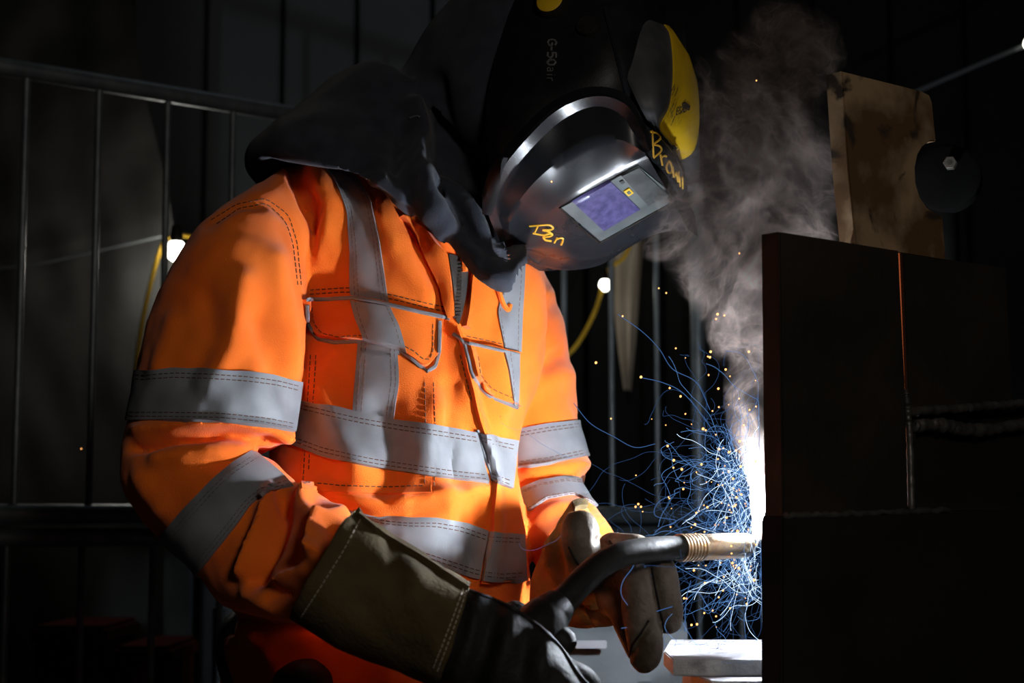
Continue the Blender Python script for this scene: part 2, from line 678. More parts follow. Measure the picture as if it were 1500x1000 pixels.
festoon(258, 367, 2.95, .017, 'bare lit bulb at the shoulder of the orange jacket',
        [(300, 352, 3.0), (272, 345, 2.97), (248, 348, 2.97), (236, 362, 2.97), (222, 410, 2.98), (207, 480, 3.0), (196, 570, 3.02), (188, 700, 3.05)])
festoon(886, 417, 3.2, .0105, 'bare lit bulb behind a barrier bar, below the helmet',
        [(935, 330, 3.2), (915, 375, 3.2), (890, 398, 3.2), (872, 455, 3.2), (845, 505, 3.2), (815, 535, 3.2)])
festoon(1508, 64, 3.0, .010, 'small lit bulb at the top right edge', [(1530, 55, 3.0), (1440, 92, 3.05), (1340, 135, 3.1), (1240, 175, 3.15)])
lamp('left_bulb_light', 'POINT', W(240, 385, 3.17), 1.5, (1, .96, .85), .02)
lamp('right_bulb_light', 'POINT', W(916, 425, 3.5), .5, (1, .93, .8), .02)

# ------------------------------------------------------------------ low things behind the barrier (left bottom)
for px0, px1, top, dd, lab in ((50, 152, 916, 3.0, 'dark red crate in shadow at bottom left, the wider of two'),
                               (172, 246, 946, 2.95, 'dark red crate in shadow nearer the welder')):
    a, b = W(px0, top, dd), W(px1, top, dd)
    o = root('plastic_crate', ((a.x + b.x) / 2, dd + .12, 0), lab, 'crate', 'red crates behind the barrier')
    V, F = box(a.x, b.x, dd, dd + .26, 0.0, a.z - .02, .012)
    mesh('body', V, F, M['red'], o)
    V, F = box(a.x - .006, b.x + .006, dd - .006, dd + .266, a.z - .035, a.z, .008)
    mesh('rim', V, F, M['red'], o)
p = W(338, 905, 2.6)
V, F = loft([(322, 893, 356, 893, 2.75, .02), (316, 905, 362, 905, 2.75, .05), (312, 960, 366, 960, 2.75, .06), (310, 1700, 370, 1700, 2.75, .07)], 20, 16)
tag(mesh('grey_sack', V, F, M['sheet']), 'grey sack behind the black hose at the jacket hem', 'sack')

# sheet-covered table behind the hands
tz = W(905, 892, 2.30).z
tb = root('covered_table', (.12, 2.25, 0), 'low table under a blue grey sheet behind the gloves', 'table')
V = []
nx, ny = 50, 70
for back in (0, 1):
    for i in range(ny):
        for j in range(nx):
            x = .0 + .205 * j / (nx - 1)
            u = i / (ny - 1) * .95
            if u < .40:
                y, z = 2.44 - u, tz
            elif u < .44:
                a = (u - .40) / .04 * math.pi / 2
                y, z = 2.04 - .025 * math.sin(a), tz - .025 * (1 - math.cos(a))
            else:
                y, z = 2.015, tz - .025 - (u - .44)
            wob = .010 * noise.noise(Vector((x * 9, u * 5, 2))) + .004 * noise.noise(Vector((x * 25, u * 22, 5)))
            cr = .010 * math.exp(-((u - .50 + .35 * (x - .1)) / .012) ** 2) + .008 * math.exp(-((u - .56 + .25 * (x - .1)) / .016) ** 2)
            if u < .42:
                z += .3 * wob + cr
            else:
                y -= wob + cr
            V.append((x, y + (.006 if u >= .44 else 0) * back, z - (.006 if u < .44 else 0) * back))
F = grid_faces(ny, nx)
n = nx * ny
F = F + [tuple(i + n for i in q)[::-1] for q in F]
mesh('sheet', V, F, M['sheet'], tb)
V, F = box(.01, .195, 2.05, 2.43, tz - .05, tz - .016, .004)
mesh('tabletop', V, F, M['steel_black'], tb, smooth=False)
for x in (.03, .175):
    for y in (2.08, 2.40):
        V, F = box(x - .02, x + .02, y - .02, y + .02, 0, tz - .05)
        mesh('leg', V, F, M['steel_black'], tb, smooth=False)
a, b = W(842, 938, 2.0), W(888, 936, 2.0)
V, F = box(a.x, b.x, 1.985, 1.992, a.z - .008, a.z + .001, .001)
tag(mesh('paper_strip', V, F, M['tape'], smooth=False), 'pale narrow strip stuck on the blue grey sheet', 'strip')

# ------------------------------------------------------------------ steel work on the right
PL0, PLT = np.array([.2206, 1.40]), np.array([.772, .636])
PLN = np.array([-PLT[1], PLT[0]])


def pl(px, py, back=0.0):
    """point of the plates' common upright plane seen at a pixel, moved back by an offset along its normal"""
    r = ray(px, py)
    k = r.x / r.y
    o = PL0 + PLN * back
    t = (k * o[1] - o[0]) / (PLT[0] - k * PLT[1])
    d = o[1] + t * PLT[1]
    return CAM + r * (d / r.y)


def plate(name, poly, back, th, m, label, cat='steel plate', bev=.0012, zbase=None):
    P = [pl(x, y, back) for x, y in poly]
    if zbase is not None:
        for i in zbase[1]:
            P[i].z = zbase[0]
    V, F = prism(P, Vector((*(PLN * th), 0)), bev)
    o = mesh(name, V, F, m)
    return tag(o, label, cat)


TH = .021
pB = plate('steel_plate', [(1142, 339), (1317, 367), (1325, 560), (1331, 750), (1147, 757)], 0, TH, M['steel_dark'],
           'large dark steel plate whose left edge hides the arc')
pC = plate('steel_plate', [(1323, 370), (1474, 392), (1484, 592), (1332, 600)], .002, TH, M['steel_dark'],
           'smaller dark steel plate right of the joint with the painted glow')
V, F = prism([pl(1314, 370, .006), pl(1327, 373, .006), pl(1331, 572, .006), pl(1320, 572, .006)], Vector((*(PLN * .006), 0)), 0)  # added strip: self-glow in place of the arc-lit edge, also closes the gap
mesh('lit_edge_strip', V, F, M['edge_glow'], pC, smooth=False, label='dull orange emissive strip for the lit plate edge in the joint')
V, F = prism([pl(1316, 574, .012), pl(1340, 574, .012), pl(1344, 752, .012), pl(1324, 752, .012)], Vector((*(PLN * .008), 0)), 0)  # black strip added to stop arc light leaking through the lower gap
mesh('gap_light_block', V, F, M['steel_black'], pC, smooth=False)
# notched plate standing on top
arc_pts = [(1384, 315)]
for a in np.linspace(92, 268, 16):
    ar = math.radians(a)
    arc_pts.append((1383 + 42 * math.cos(ar), 257 - 58 * math.sin(ar) * -1 if False else 257 + 56 * math.sin(ar)))
notch = [(1233, 104), (1350, 133), (1362, 139), (1366, 150), (1371, 200), (1372, 207), (1362, 207), (1352, 214), (1345, 226), (1341, 246), (1342, 268), (1348, 288), (1358, 303), (1370, 312), (1381, 315), (1386, 372), (1254, 351), (1243, 250)]
pA = plate('steel_plate', notch, .012, .019, M['plate'], 'brown rusty plate with a round notch standing on top', zbase=(pl(1142, 339).z + .0005, (15, 16)))
V, F = [], []
parts = []
for (x, y, r) in ((1222, 178, .0035), (1221, 186, .0045), (1220, 194, .003), (1223, 203, .0025), (1368, 160, .0015)):
    p = pl(x + 12, y, .03)
    bm = bmesh.new()
    bmesh.ops.create_icosphere(bm, subdivisions=2, radius=r)
    bm.verts.index_update()
    parts.append(([tuple(np.array(v.co) * (1 + .3 * noise.noise(v.co * 300)) + np.array(p)) for v in bm.verts], [tuple(v.index for v in f.verts) for f in bm.faces]))
    bm.free()
V, F = join(*parts[:4])
mesh('weld_spatter', V, F, M['bead'], pA, kind=None)
# block below and recess plate
pE = plate('steel_block', [(1146, 755), (1600, 743), (1640, 1180), (1146, 1180)], -.004, .024, M['steel_black'],
           'broad black steel block carrying the upright plates', 'steel block', .002)
pD = plate('steel_plate', [(1308, 607), (1610, 590), (1610, 746), (1308, 750)], .0245, .02, M['steel_black'],
           'recessed black plate below the weld beads at right')


def bead(pts, rad, parent, m=None, lab=None):
    P = catmull(pts, 60)
    rr = [rad * (1 + .35 * noise.noise(Vector((i * .55, 3.1, rad * 900)))) for i in range(60)]
    P = P + np.array([[0, 0, .0018 * noise.noise(Vector((i * .4, 9, 1)))] for i in range(60)])
    V, F = tube(P, rr, 10)
    return mesh('weld_bead', V, F, m or M['bead'], parent, label=lab)


bead([pl(1150, 755, -.003), pl(1200, 754, -.003), pl(1260, 752, -.003), pl(1330, 749, -.003), pl(1390, 747, -.003)], .0028, pE)
bead([pl(1336, 602, .0), pl(1400, 598, .0), pl(1450, 594, .0), pl(1520, 588, .0)], .004, pD)
bead([pl(1336, 622, .012), pl(1380, 622, .012), pl(1430, 630, .012), pl(1520, 618, .012)], .006, pD)
bead([pl(1326, 570, .0), pl(1330, 610, .002), pl(1333, 660, .002), pl(1335, 745, .002)], .0032, pD)
# black clamp with a bolt seen through the notch
c = pl(1388, 262, .10)
cl = root('clamp', (c.x, c.y, c.z - .05), 'black round clamp head with one bolt behind the notched plate', 'clamp')
ax = np.array([-.35, -.93, 0.05])
ax /= np.linalg.norm(ax)
cc = np.array(c)
V, F = tube([cc - ax * .012, cc - ax * .01, cc + ax * .01, cc + ax * .012], [.03, .034, .034, .03], 32)
mesh('disc', V, F, M['shade_black'], cl)
b0 = np.array(pl(1392, 239, .085))
V, F = tube([b0 - ax * .004, b0 + ax * .004, b0 + ax * .0045, b0 + ax * .0045, b0 + ax * .001], [.0068, .0068, .0062, .0032, .003], 6)
mesh('bolt', V, F, M['tarp2'], cl, label='pale hexagonal bolt')
V, F = tube([cc + [0, .02, 0], cc + [.0, .02, -.2], cc + [0, .02, -.6]], .016, 12)
mesh('post', V, F, M['shade_black'], cl)

# bright offcuts on the bench
zt = W(1045, 966, 1.50).z
f0, f1 = W(986, 968, 1.50), W(1140, 966, 1.50)
b0_, b1_ = W(972, 938, 1.60), W(1140, 929, 1.64)
poly = [(f0.x, f0.y, zt), (f1.x, f1.y, zt), (b1_.x + .02, 1.75, zt), (b0_.x + .02, 1.75, zt), (b0_.x, 1.60, zt)]
V, F = prism(poly, (0, 0, -.014), .001)
o = tag(mesh('steel_offcut', V, F, M['bright_steel'], smooth=False), 'brightly lit flat steel bar under the fingertips', 'steel bar')
g0, g1 = W(1042, 975, 1.47), W(1140, 966, 1.47)
zz = zt - .0145
poly = [(g0.x, 1.46, zz), (g1.x, 1.46, zz), (g1.x, 1.62, zz), (g0.x - .01, 1.62, zz), (g0.x - .012, 1.52, zz)]
V, F = prism(poly, (0, 0, -.05), .001)
o = tag(mesh('steel_offcut', V, F, M['bright_steel'], smooth=False), 'rough lit steel block beneath the flat bar', 'steel bar')
bn = root('workbench', (.45, 1.56, 0), 'dark steel workbench under the lit offcuts', 'workbench')
V, F = box(g0.x - .03, .237, 1.452, 1.85, zz - .08, zz - .0505, .003)
mesh('bench_top', V, F, M['steel_black'], bn, smooth=False)
for x, y in ((g0.x + .0, 1.5), (.215, 1.5), (g0.x, 1.8), (.215, 1.8)):
    V, F = box(x - .02, x + .02, y - .02, y + .02, 0, zz - .08)
    mesh('leg', V, F, M['steel_black'], bn, smooth=False)

# ------------------------------------------------------------------ the welder
person = root('person', (-.1, 1.78, 0), 'person in orange high-visibility jacket bending over the arc with torch in gloved hands', 'person')

torso = loft([(462, 238, 735, 330, 1.80, .06), (408, 256, 782, 372, 1.80, .10), (405, 330, 800, 440, 1.81, .12), (410, 450, 792, 540, 1.82, .13),
              (402, 560, 768, 620, 1.80, .135), (398, 660, 757, 690, 1.775, .135), (392, 740, 766, 760, 1.76, .145),
              (372, 820, 776, 830, 1.75, .15), (348, 890, 778, 880, 1.745, .15), (352, 1000, 780, 960, 1.745, .15), (365, 1120, 775, 1090, 1.745, .15)],
             96, 150)
TF = [([(648, 350), (662, 440), (672, 520), (690, 600), (712, 665), (718, 760), (704, 850)], 10, .007),
      ([(690, 520), (705, 590), (730, 650)], 12, -.006),
      ([(462, 250), (490, 300), (480, 360), (455, 430)], 16, .012), ([(455, 310), (462, 345), (447, 400)], 10, -.007),
      ([(555, 300), (580, 370), (625, 430)], 18, .006), ([(600, 320), (620, 380), (650, 430)], 12, -.006),
      ([(440, 470), (470, 480), (505, 470)], 18, -.006), ([(460, 560), (500, 640), (520, 690)], 22, .008),
      ([(560, 600), (575, 660), (560, 720)], 26, -.007), ([(640, 600), (625, 660), (650, 740)], 24, .007),
      ([(430, 700), (520, 735), (620, 735), (700, 720)], 14, .007), ([(440, 735), (540, 760), (640, 745)], 10, -.006),
      ([(560, 790), (640, 800), (690, 830)], 22, .006), ([(680, 765), (690, 800), (680, 850)], 14, -.006),
      ([(735, 470), (728, 540), (740, 600)], 12, .006), ([(660, 560), (655, 640), (668, 720)], 10, -.005),
      ([(345, 905), (410, 918), (470, 915)], 9, -.008), ([(350, 890), (410, 900), (460, 895)], 9, .008),
      ([(360, 930), (400, 960), (410, 1000)], 10, .006)]
TF = [(a, b * .92, c * 1.3) for a, b, c in TF]
torso = (fold(torso[0], torso[1], TF, ((14, .004, 1), (38, .0016, 1.5))), torso[1])

arm_r = loft([(418, 252, 470, 372, 1.75, .06), (350, 288, 448, 385, 1.71, .08), (291, 340, 443, 440, 1.68, .09), (240, 425, 442, 490, 1.665, .092),
              (211, 515, 441, 540, 1.65, .09), (199, 575, 440, 590, 1.64, .088), (188, 630, 431, 632, 1.635, .085), (179, 672, 405, 656, 1.625, .085),
              (186, 722, 380, 656, 1.62, .085), (235, 785, 369, 657, 1.615, .085), (262, 814, 402, 680, 1.60, .085), (292, 840, 436, 712, 1.59, .085),
              (330, 882, 470, 728, 1.56, .083), (385, 908, 505, 746, 1.52, .08), (450, 915, 535, 775, 1.47, .07), (520, 915, 580, 815, 1.44, .05)],
             80, 170, 2.1)
AF = [([(195, 655), (260, 640), (330, 634), (400, 650)], 8, -.014), ([(200, 630), (270, 622), (340, 620), (415, 634)], 9, .006),
      ([(230, 672), (300, 662), (350, 662)], 14, .006),
      ([(430, 640), (405, 642), (395, 652)], 9, .008),
      ([(300, 330), (350, 300), (400, 298), (430, 330), (440, 390)], 5, -.003),
      ([(352, 410), (340, 480), (300, 560)], 22, .007), ([(380, 470), (410, 560), (436, 600)], 20, -.006), ([(300, 430), (320, 500), (280, 560)], 20, -.006),
      ([(400, 380), (420, 470), (432, 540)], 16, .006), ([(250, 470), (230, 540)], 14, .004),
      ([(392, 728), (378, 780), (352, 840)], 9, .010), ([(418, 740), (396, 800), (370, 850)], 12, -.012),
      ([(450, 722), (440, 745), (470, 770), (475, 820)], 12, .009), ([(500, 750), (468, 775), (472, 815), (480, 825)], 9, .008), ([(485, 780), (495, 810)], 9, -.008),
      ([(410, 850), (450, 840), (475, 825)], 8, .008), ([(400, 875), (450, 862), (480, 850)], 9, -.007), ([(360, 870), (400, 890)], 12, .006),
      ([(420, 715), (440, 735)], 8, .006), ([(205, 700), (235, 745)], 16, .005)]
AF = [(a, b * .9, c * 1.45) for a, b, c in AF]
arm_r = (fold(arm_r[0], arm_r[1], AF, ((13, .005, 1), (40, .0018, 1.4))), arm_r[1])

arm_l = loft([(700, 335, 770, 350, 1.90, .06), (690, 400, 804, 408, 1.92, .085), (690, 470, 822, 460, 1.93, .09), (694, 540, 836, 540, 1.93, .09),
              (700, 620, 848, 617, 1.92, .085), (712, 668, 862, 676, 1.90, .08), (728, 706, 858, 695, 1.87, .075), (742, 738, 850, 702, 1.85, .07),
              (755, 768, 868, 736, 1.81, .065), (772, 800, 890, 770, 1.76, .06), (795, 850, 915, 815, 1.72, .05)], 64, 110)
LF = [([(762, 490), (800, 455), (835, 432)], 10, -.008), ([(765, 470), (800, 430)], 10, .006), ([(760, 550), (790, 535), (820, 520)], 10, -.008),
      ([(765, 575), (800, 560), (830, 550)], 14, .006), ([(770, 700), (820, 690), (858, 692)], 6, -.009), ([(775, 690), (860, 680)], 7, .005),
      ([(780, 770), (820, 745), (860, 742)], 8, .004)]
arm_l = (fold(arm_l[0], arm_l[1], LF, ((14, .004, 1), (40, .0015, 1))), arm_l[1])
JV, JF = union([torso, arm_r, arm_l], .0034, 1)
JV = fold(JV, JF, [], ((60, .0009, 1),))
jacket = mesh('jacket', JV, JF, M['orange'], person)
TJ = bvh((JV, JF))
TR = bvh(arm_r)
TL = bvh(arm_l)

# trousers and boots below the frame
legs = []
for cx, cy in ((-.20, 1.74), (.0, 1.90)):
    P = [(cx * .5 - .09, cy * .3 + 1.24, .98), (cx, cy, .75), (cx + .03, cy - .04, .5), (cx, cy + .0, .12)]
    legs.append(tube(catmull(P, 30), catmull([[.105], [.095], [.075], [.07]], 30)[:, 0], 24))
V, F = union(legs + [loft([(380, 960, 760, 930, 1.78, .13), (380, 1200, 765, 1180, 1.78, .14), (420, 1330, 740, 1330, 1.78, .12)], 32, 14)], .01, 2)
mesh('trousers', V, F, M['orange'], person)
for cx, cy in ((-.20, 1.74), (.0, 1.90)):
    V, F = tube(catmull([(cx - .05, cy + .04, .055), (cx + .04, cy - .02, .06), (cx + .13, cy - .09, .045), (cx + .17, cy - .12, .04)], 16),
                catmull([[.05], [.055], [.045], [.03]], 16)[:, 0], 18)
    V = np.array(V)
    V[:, 2] = np.maximum(V[:, 2], 0)
    mesh('boot', V, F, M['rubber'], person)
    V, F = tube([(cx, cy + .0, .05), (cx, cy, .16)], .06, 18)

ST = []          # sewing threads


def tape(A, B, na, nb, t=TJ, off=.0012, stitch=True, inset=(.09, .17, .83, .91), name='reflective_tape'):
    V, F = strip(t, A, B, na, nb, off, .0011)
    mesh(name, V, F, M['tape'], jacket)
    if stitch:
        t2 = bvh((V, F))
        for s in inset:
            ST.append(stitches(t2, lerp_edges(A, B, s), .0002, 5, 3.2, .00042))
    return V, F


PK = strip(TJ, [(452, 508), (500, 512), (560, 520), (634, 548)], [(441, 716), (500, 722), (570, 724), (632, 722)], 40, 40, .0002, .0016)
mesh('chest_pocket', *PK, M['orange'], jacket)
t2 = bvh(PK)
for ln in ([(448, 706), (500, 711), (570, 713), (622, 711)], [(455, 520), (450, 600), (444, 706)], [(622, 560), (624, 640), (622, 711)], [(463, 520), (458, 600), (452, 690)]):
    ST.append(stitches(t2, ln, .0003, 6, 2.5, .0005))
# front placket: raised flap along the zip
PLK = strip(TJ, [(668, 478), (678, 530), (694, 600), (713, 660), (722, 705), (719, 780), (704, 852)],
            [(690, 520), (705, 560), (735, 610), (752, 650), (748, 710), (762, 780), (768, 852)], 60, 14, .0014, .0045)
mesh('front_flap', *PLK, M['orange'], jacket)
TJ2 = bvh((JV, JF), PK, PLK)
TT = bvh(torso, PK, PLK)
# vertical braces
tape([(474, 241), (492, 268), (508, 310), (513, 370), (513, 425), (520, 465), (527, 500)], [(506, 247), (528, 268), (543, 290), (556, 350), (569, 441), (580, 490), (585, 520)], 60, 12, TJ2, .001, inset=(.1, .2, .8, .9))
tape([(525, 500), (520, 560), (516, 612)], [(581, 500), (585, 556), (576, 622)], 30, 12, TJ2, .001, inset=(.08, .2, .82, .92))
tape([(742, 385), (736, 430), (728, 452), (738, 510), (748, 552), (753, 592)], [(768, 385), (766, 430), (764, 460), (762, 514), (761, 560), (759, 592)], 40, 10, TJ2, .001, inset=(.12, .88))
# waist and hem bands
T1 = tape([(424, 578), (437, 585), (466, 592), (517, 604), (588, 617), (640, 624), (698, 634)], [(414, 640), (425, 650), (470, 668), (540, 684), (620, 696), (660, 702), (716, 708)], 70, 16, TT, .0026)
tape([(704, 634), (722, 639), (756, 646)], [(724, 706), (738, 712), (748, 716)], 20, 14, TT, .0026)
tape([(490, 742), (506, 746), (560, 758), (600, 762), (640, 760), (680, 766), (716, 779)], [(500, 800), (540, 806), (604, 812), (648, 830), (670, 838), (690, 845), (703, 848)], 60, 14, TT, .0026)
tape([(719, 780), (740, 781), (764, 783)], [(704, 849), (735, 853), (768, 850)], 20, 14, TT, .0026)
# sleeve bands wrap round the arms
tape([(192, 540), (207, 543), (256, 539), (310, 541), (366, 545), (410, 551), (440, 559)], [(180, 614), (193, 616), (248, 617), (320, 618), (380, 624), (410, 629), (430, 633)], 70, 16, TR, .002)
tape([(368, 660), (338, 682), (310, 706), (270, 748), (236, 786), (228, 796)], [(430, 712), (389, 722), (366, 742), (347, 769), (318, 806), (291, 839), (284, 850)], 60, 14, TR, .002)
tape([(738, 634), (752, 630), (800, 621), (850, 615), (858, 614)], [(736, 690), (750, 687), (800, 681), (858, 668), (866, 666)], 40, 14, TL, .002)
tape([(735, 730), (746, 723), (790, 706), (830, 699), (852, 700), (860, 702)], [(748, 770), (760, 760), (802, 731), (840, 724), (866, 737), (874, 742)], 40, 14, TL, .002)
# pocket flaps with grey piping
FL1 = strip(TJ2, [(443, 438), (480, 436), (517, 434), (570, 444), (612, 454), (650, 463)], [(449, 478), (470, 498), (532, 499), (585, 512), (622, 541), (645, 515)], 60, 18, .003, .004)
mesh('pocket_flap', *FL1, M['orange'], jacket)
FL2 = strip(TJ2, [(680, 500), (720, 508), (758, 517)], [(692, 552), (714, 578), (757, 595)], 30, 18, .003, .004)
mesh('pocket_flap', *FL2, M['orange'], jacket)
TF1 = bvh((JV, JF), PK, PLK, FL1, FL2)
for ln, rr in (([(449, 439), (480, 438), (517, 436), (570, 446), (612, 456), (659, 466)], .0022),
               ([(450, 446), (452, 476), (466, 497), (490, 502), (532, 500), (578, 510), (604, 524), (625, 544), (637, 537), (643, 515), (644, 470)], .0022),
               ([(679, 501), (720, 510), (759, 519)], .0018), ([(680, 503), (690, 545), (703, 568), (716, 580), (757, 597)], .002), ([(664, 489), (676, 497), (681, 505)], .002),
               ([(699, 630), (708, 660), (722, 704)], .0022)):
    V, F = stroke(TF1, ln, rr, .0006, 4, False)
    mesh('piping', V, F, M['piping'], jacket)
tape([(514, 440), (522, 470), (533, 497)], [(572, 450), (585, 478), (596, 517)], 20, 10, TF1, .0012, inset=(.1, .9))
tape([(737, 513), (744, 540), (752, 591)], [(759, 518), (759, 550), (757, 595)], 16, 8, TF1, .0012, inset=(.5,))
for ln in ([(445, 431), (480, 429), (517, 427), (570, 437), (612, 447), (656, 457)], [(445, 425), (480, 423), (517, 421), (570, 431), (612, 441), (654, 450)],
           [(457, 450), (460, 474), (474, 490), (500, 493), (532, 491), (580, 501), (606, 514), (624, 530), (634, 520), (634, 472)],
           [(700, 522), (704, 550), (722, 570), (756, 585)], [(683, 492), (720, 500), (757, 509)],
           [(635, 560), (638, 640), (636, 715)], [(730, 600), (745, 650), (742, 700)], [(753, 720), (760, 780), (758, 850)], [(674, 520), (690, 585), (712, 650)],
           [(310, 322), (350, 298), (390, 292), (420, 312), (434, 350), (441, 420)], [(318, 328), (352, 305), (388, 299), (414, 318), (428, 352), (436, 420)]):
    ST.append(stitches(TF1, ln, .0005, 6, 2.6, .0005))
mesh('stitching', *join(*[s for s in ST if len(s[0])]), M['thread'], jacket, kind='stuff')
# collar gap with zip and cords
ZP = strip(TJ, [(656, 372), (662, 410), (668, 470)], [(686, 380), (684, 420), (672, 475)], 30, 8, .0012, .001)
mesh('zip', *ZP, M['scuff'], jacket, label='dark zip between the collar edges')
TZ = bvh(ZP)
parts = []
for k in range(16):
    s = k / 15
    p, n_ = cast(TZ, 672 + 2 * s * -1.0, 384 + s * 80)
    if p is not None:
        parts.append(box(p.x - .0035, p.x + .0035, p.y - .0018, p.y + .0005, p.z - .0011, p.z + .0011))
mesh('zip_teeth', *join(*parts), M['bead'], jacket, smooth=False, kind='stuff')
COLR = strip(TJ, [(606, 322), (635, 345), (654, 372), (662, 410), (664, 462)], [(585, 318), (610, 345), (640, 400), (650, 430), (658, 466)], 30, 8, .001, .006)
mesh('collar', *COLR, M['orange'], jacket)
COL2 = strip(TJ, [(690, 392), (688, 430), (676, 478)], [(724, 410), (705, 440), (684, 482)], 24, 8, .001, .006)
mesh('collar', *COL2, M['orange'], jacket)
TC = bvh((JV, JF), ZP, COLR, COL2)
V, F = stroke(TC, [(632, 318), (640, 338), (654, 352), (668, 364), (677, 378), (678, 398)], .0035, .003, 3)
mesh('drawcord', V, F, M['orange'], jacket)
V, F = stroke(TC, [(728, 424), (732, 438), (737, 450), (742, 454), (744, 446)], .0028, .003, 3)
mesh('drawcord', V, F, M['orange'], jacket)

# black hood over neck and shoulders
hood = loft([(725, -60, 820, 60, 1.78, .10), (640, 25, 772, 320, 1.79, .11), (583, 110, 768, 345, 1.83, .12), (512, 130, 768, 362, 1.855, .125, .045),
             (428, 188, 768, 402, 1.83, .132, .045), (366, 236, 764, 430, 1.795, .146, .041), (370, 262, 758, 446, 1.79, .153, .030), (398, 254, 736, 424, 1.79, .122, .032), (440, 222, 720, 376, 1.81, .095, .035)], 110, 110)
HF = [([(606, 160), (614, 195), (604, 230), (606, 262), (628, 300), (655, 335)], 13, .022), ([(590, 190), (588, 240), (580, 262)], 11, -.014),
      ([(560, 262), (590, 282), (612, 312)], 14, .010), ([(584, 262), (600, 288), (614, 314)], 6, -.014),
      ([(625, 262), (650, 275), (680, 300), (700, 340)], 9, .012), ([(648, 288), (672, 315), (684, 350)], 13, -.03),
      ([(440, 205), (480, 225), (530, 240)], 14, -.008), ([(420, 190), (470, 175), (540, 170)], 20, .006), ([(640, 120), (650, 200), (650, 260)], 14, -.012)]
hood = (fold(hood[0], hood[1], HF, ((12, .006, 1), (30, .002, 1))), hood[1])


def swag(pts, rx, ry):
    """flattened roll of cloth along px,py,d points"""
    P = catmull([W(*q) for q in pts], 40)
    V, F = tube(P, catmull([[r] for r in rx], 40)[:, 0], 16)
    return V, F


def cowl_sheet():
    """hanging front edge of the hood: a draped sheet whose upper edge turns in under the chin"""
    rows = [[(655, 268, 1.69), (690, 318, 1.705), (716, 350, 1.715), (742, 362, 1.715), (768, 345, 1.735)],
            [(646, 282, 1.66), (684, 336, 1.665), (712, 370, 1.655), (742, 384, 1.65), (771, 362, 1.68)],
            [(640, 302, 1.65), (676, 354, 1.648), (706, 392, 1.632), (742, 408, 1.628), (772, 380, 1.66)],
            [(634, 322, 1.655), (668, 372, 1.655), (700, 410, 1.642), (743, 429, 1.64), (771, 400, 1.67)]]
    G = np.array([catmull([W(*q)[:] for q in r], 40).ravel() for r in rows])
    G = catmull(G, 16).reshape(16, 40, 3)
    for a in range(16):
        for b in range(40):
            G[a, b, 1] += .006 * noise.noise(Vector((b * .22, a * .12, 4)))
    V = np.vstack([G.reshape(-1, 3), (G + [.002, .0085, .001]).reshape(-1, 3)])
    F = grid_faces(16, 40)
    k = 640
    F += [tuple(q + k for q in f)[::-1] for f in F]
    rim = [(a, 0) for a in range(16)] + [(15, b) for b in range(1, 40)] + [(a, 39) for a in range(14, -1, -1)] + [(0, b) for b in range(38, 0, -1)]
    ids = [a * 40 + b for a, b in rim]
    for a, b in zip(ids, ids[1:] + ids[:1]):
        F.append((a, b, b + k, a + k))
    return V, F


sw1 = cowl_sheet()
sw2 = swag([(602, 245, 1.70), (616, 282, 1.66), (634, 308, 1.645), (652, 330, 1.65)], [.010, .0145, .0165, .011], 0)
sw3 = swag([(622, 258, 1.71), (655, 272, 1.68), (684, 298, 1.67), (704, 335, 1.665), (712, 370, 1.665)], [.006, .008, .009, .009, .008], 0)
sw4 = swag([(545, 262, 1.67), (568, 268, 1.655), (590, 292, 1.65), (608, 312, 1.66)], [.008, .010, .010, .007], 0)
HV, HFc = union([hood, sw1, sw2, sw3, sw4], .003, 2)
hood_o = mesh('hood', HV, HFc, M['hood'], person)
TH_ = bvh((HV, HFc))
V, F = stroke(TH_, [(601, 173), (610, 170), (615, 171)], .0011, .0006, 3)
mesh('stitching', V, F, M['piping'], hood_o, kind='stuff')

# breathing hose and belt at the hip
V, F = tube(catmull([W(352, 1015, 1.70), W(338, 980, 1.72), W(334, 945, 1.75), W(345, 915, 1.79), W(372, 895, 1.86)], 40),
            [.0115 * (1 + .0 * i) + (.0012 if i % 2 else 0) for i in range(40)], 16)
mesh('air_hose', V, F, M['rubber'], person, label='black ribbed hose')
V, F = loft([(396, 1010, 490, 1012, 1.60, .03), (404, 985, 484, 985, 1.60, .035), (425, 970, 465, 968, 1.60, .03), (438, 966, 452, 965, 1.60, .01)], 24, 16)
mesh('belt_unit', V, F, M['rubber'], person, label='black belt unit under the cuff')

# ---- right glove (nearest): olive gauntlet cuff, dark hand round the torch handle
cuff = loft([(519, 749, 430, 906, 1.41, .062), (522, 752, 434, 910, 1.405, .062), (560, 784, 490, 945, 1.4, .058), (610, 815, 555, 972, 1.395, .054), (650, 838, 600, 990, 1.39, .05), (690, 860, 640, 1006, 1.385, .047)], 64, 50, 2.2)
cuff = (fold(cuff[0], cuff[1], [([(545, 790), (600, 830), (640, 880)], 24, .004), ([(530, 880), (560, 930), (600, 960)], 24, -.004), ([(570, 800), (585, 860)], 14, -.003), ([(600, 860), (640, 940)], 18, .004)], ((20, .004, 1), (60, .0012, 1))), cuff[1])
gR = loft([(680, 862, 640, 1002, 1.387, .042), (730, 880, 688, 1022, 1.38, .042), (775, 902, 735, 1045, 1.37, .04), (810, 935, 780, 1065, 1.365, .038),
           (842, 975, 825, 1082, 1.365, .034), (862, 1010, 850, 1095, 1.37, .028)], 48, 40, 2.3)
gR = (fold(gR[0], gR[1], [([(700, 872), (690, 930), (670, 990)], 10, .006), ([(725, 890), (712, 950), (690, 1000)], 9, -.005), ([(750, 895), (740, 950), (725, 1000)], 12, .005), ([(770, 930), (765, 980)], 10, -.004), ([(800, 935), (790, 990)], 12, .004)], ((40, .0025, 1),)), gR[1])


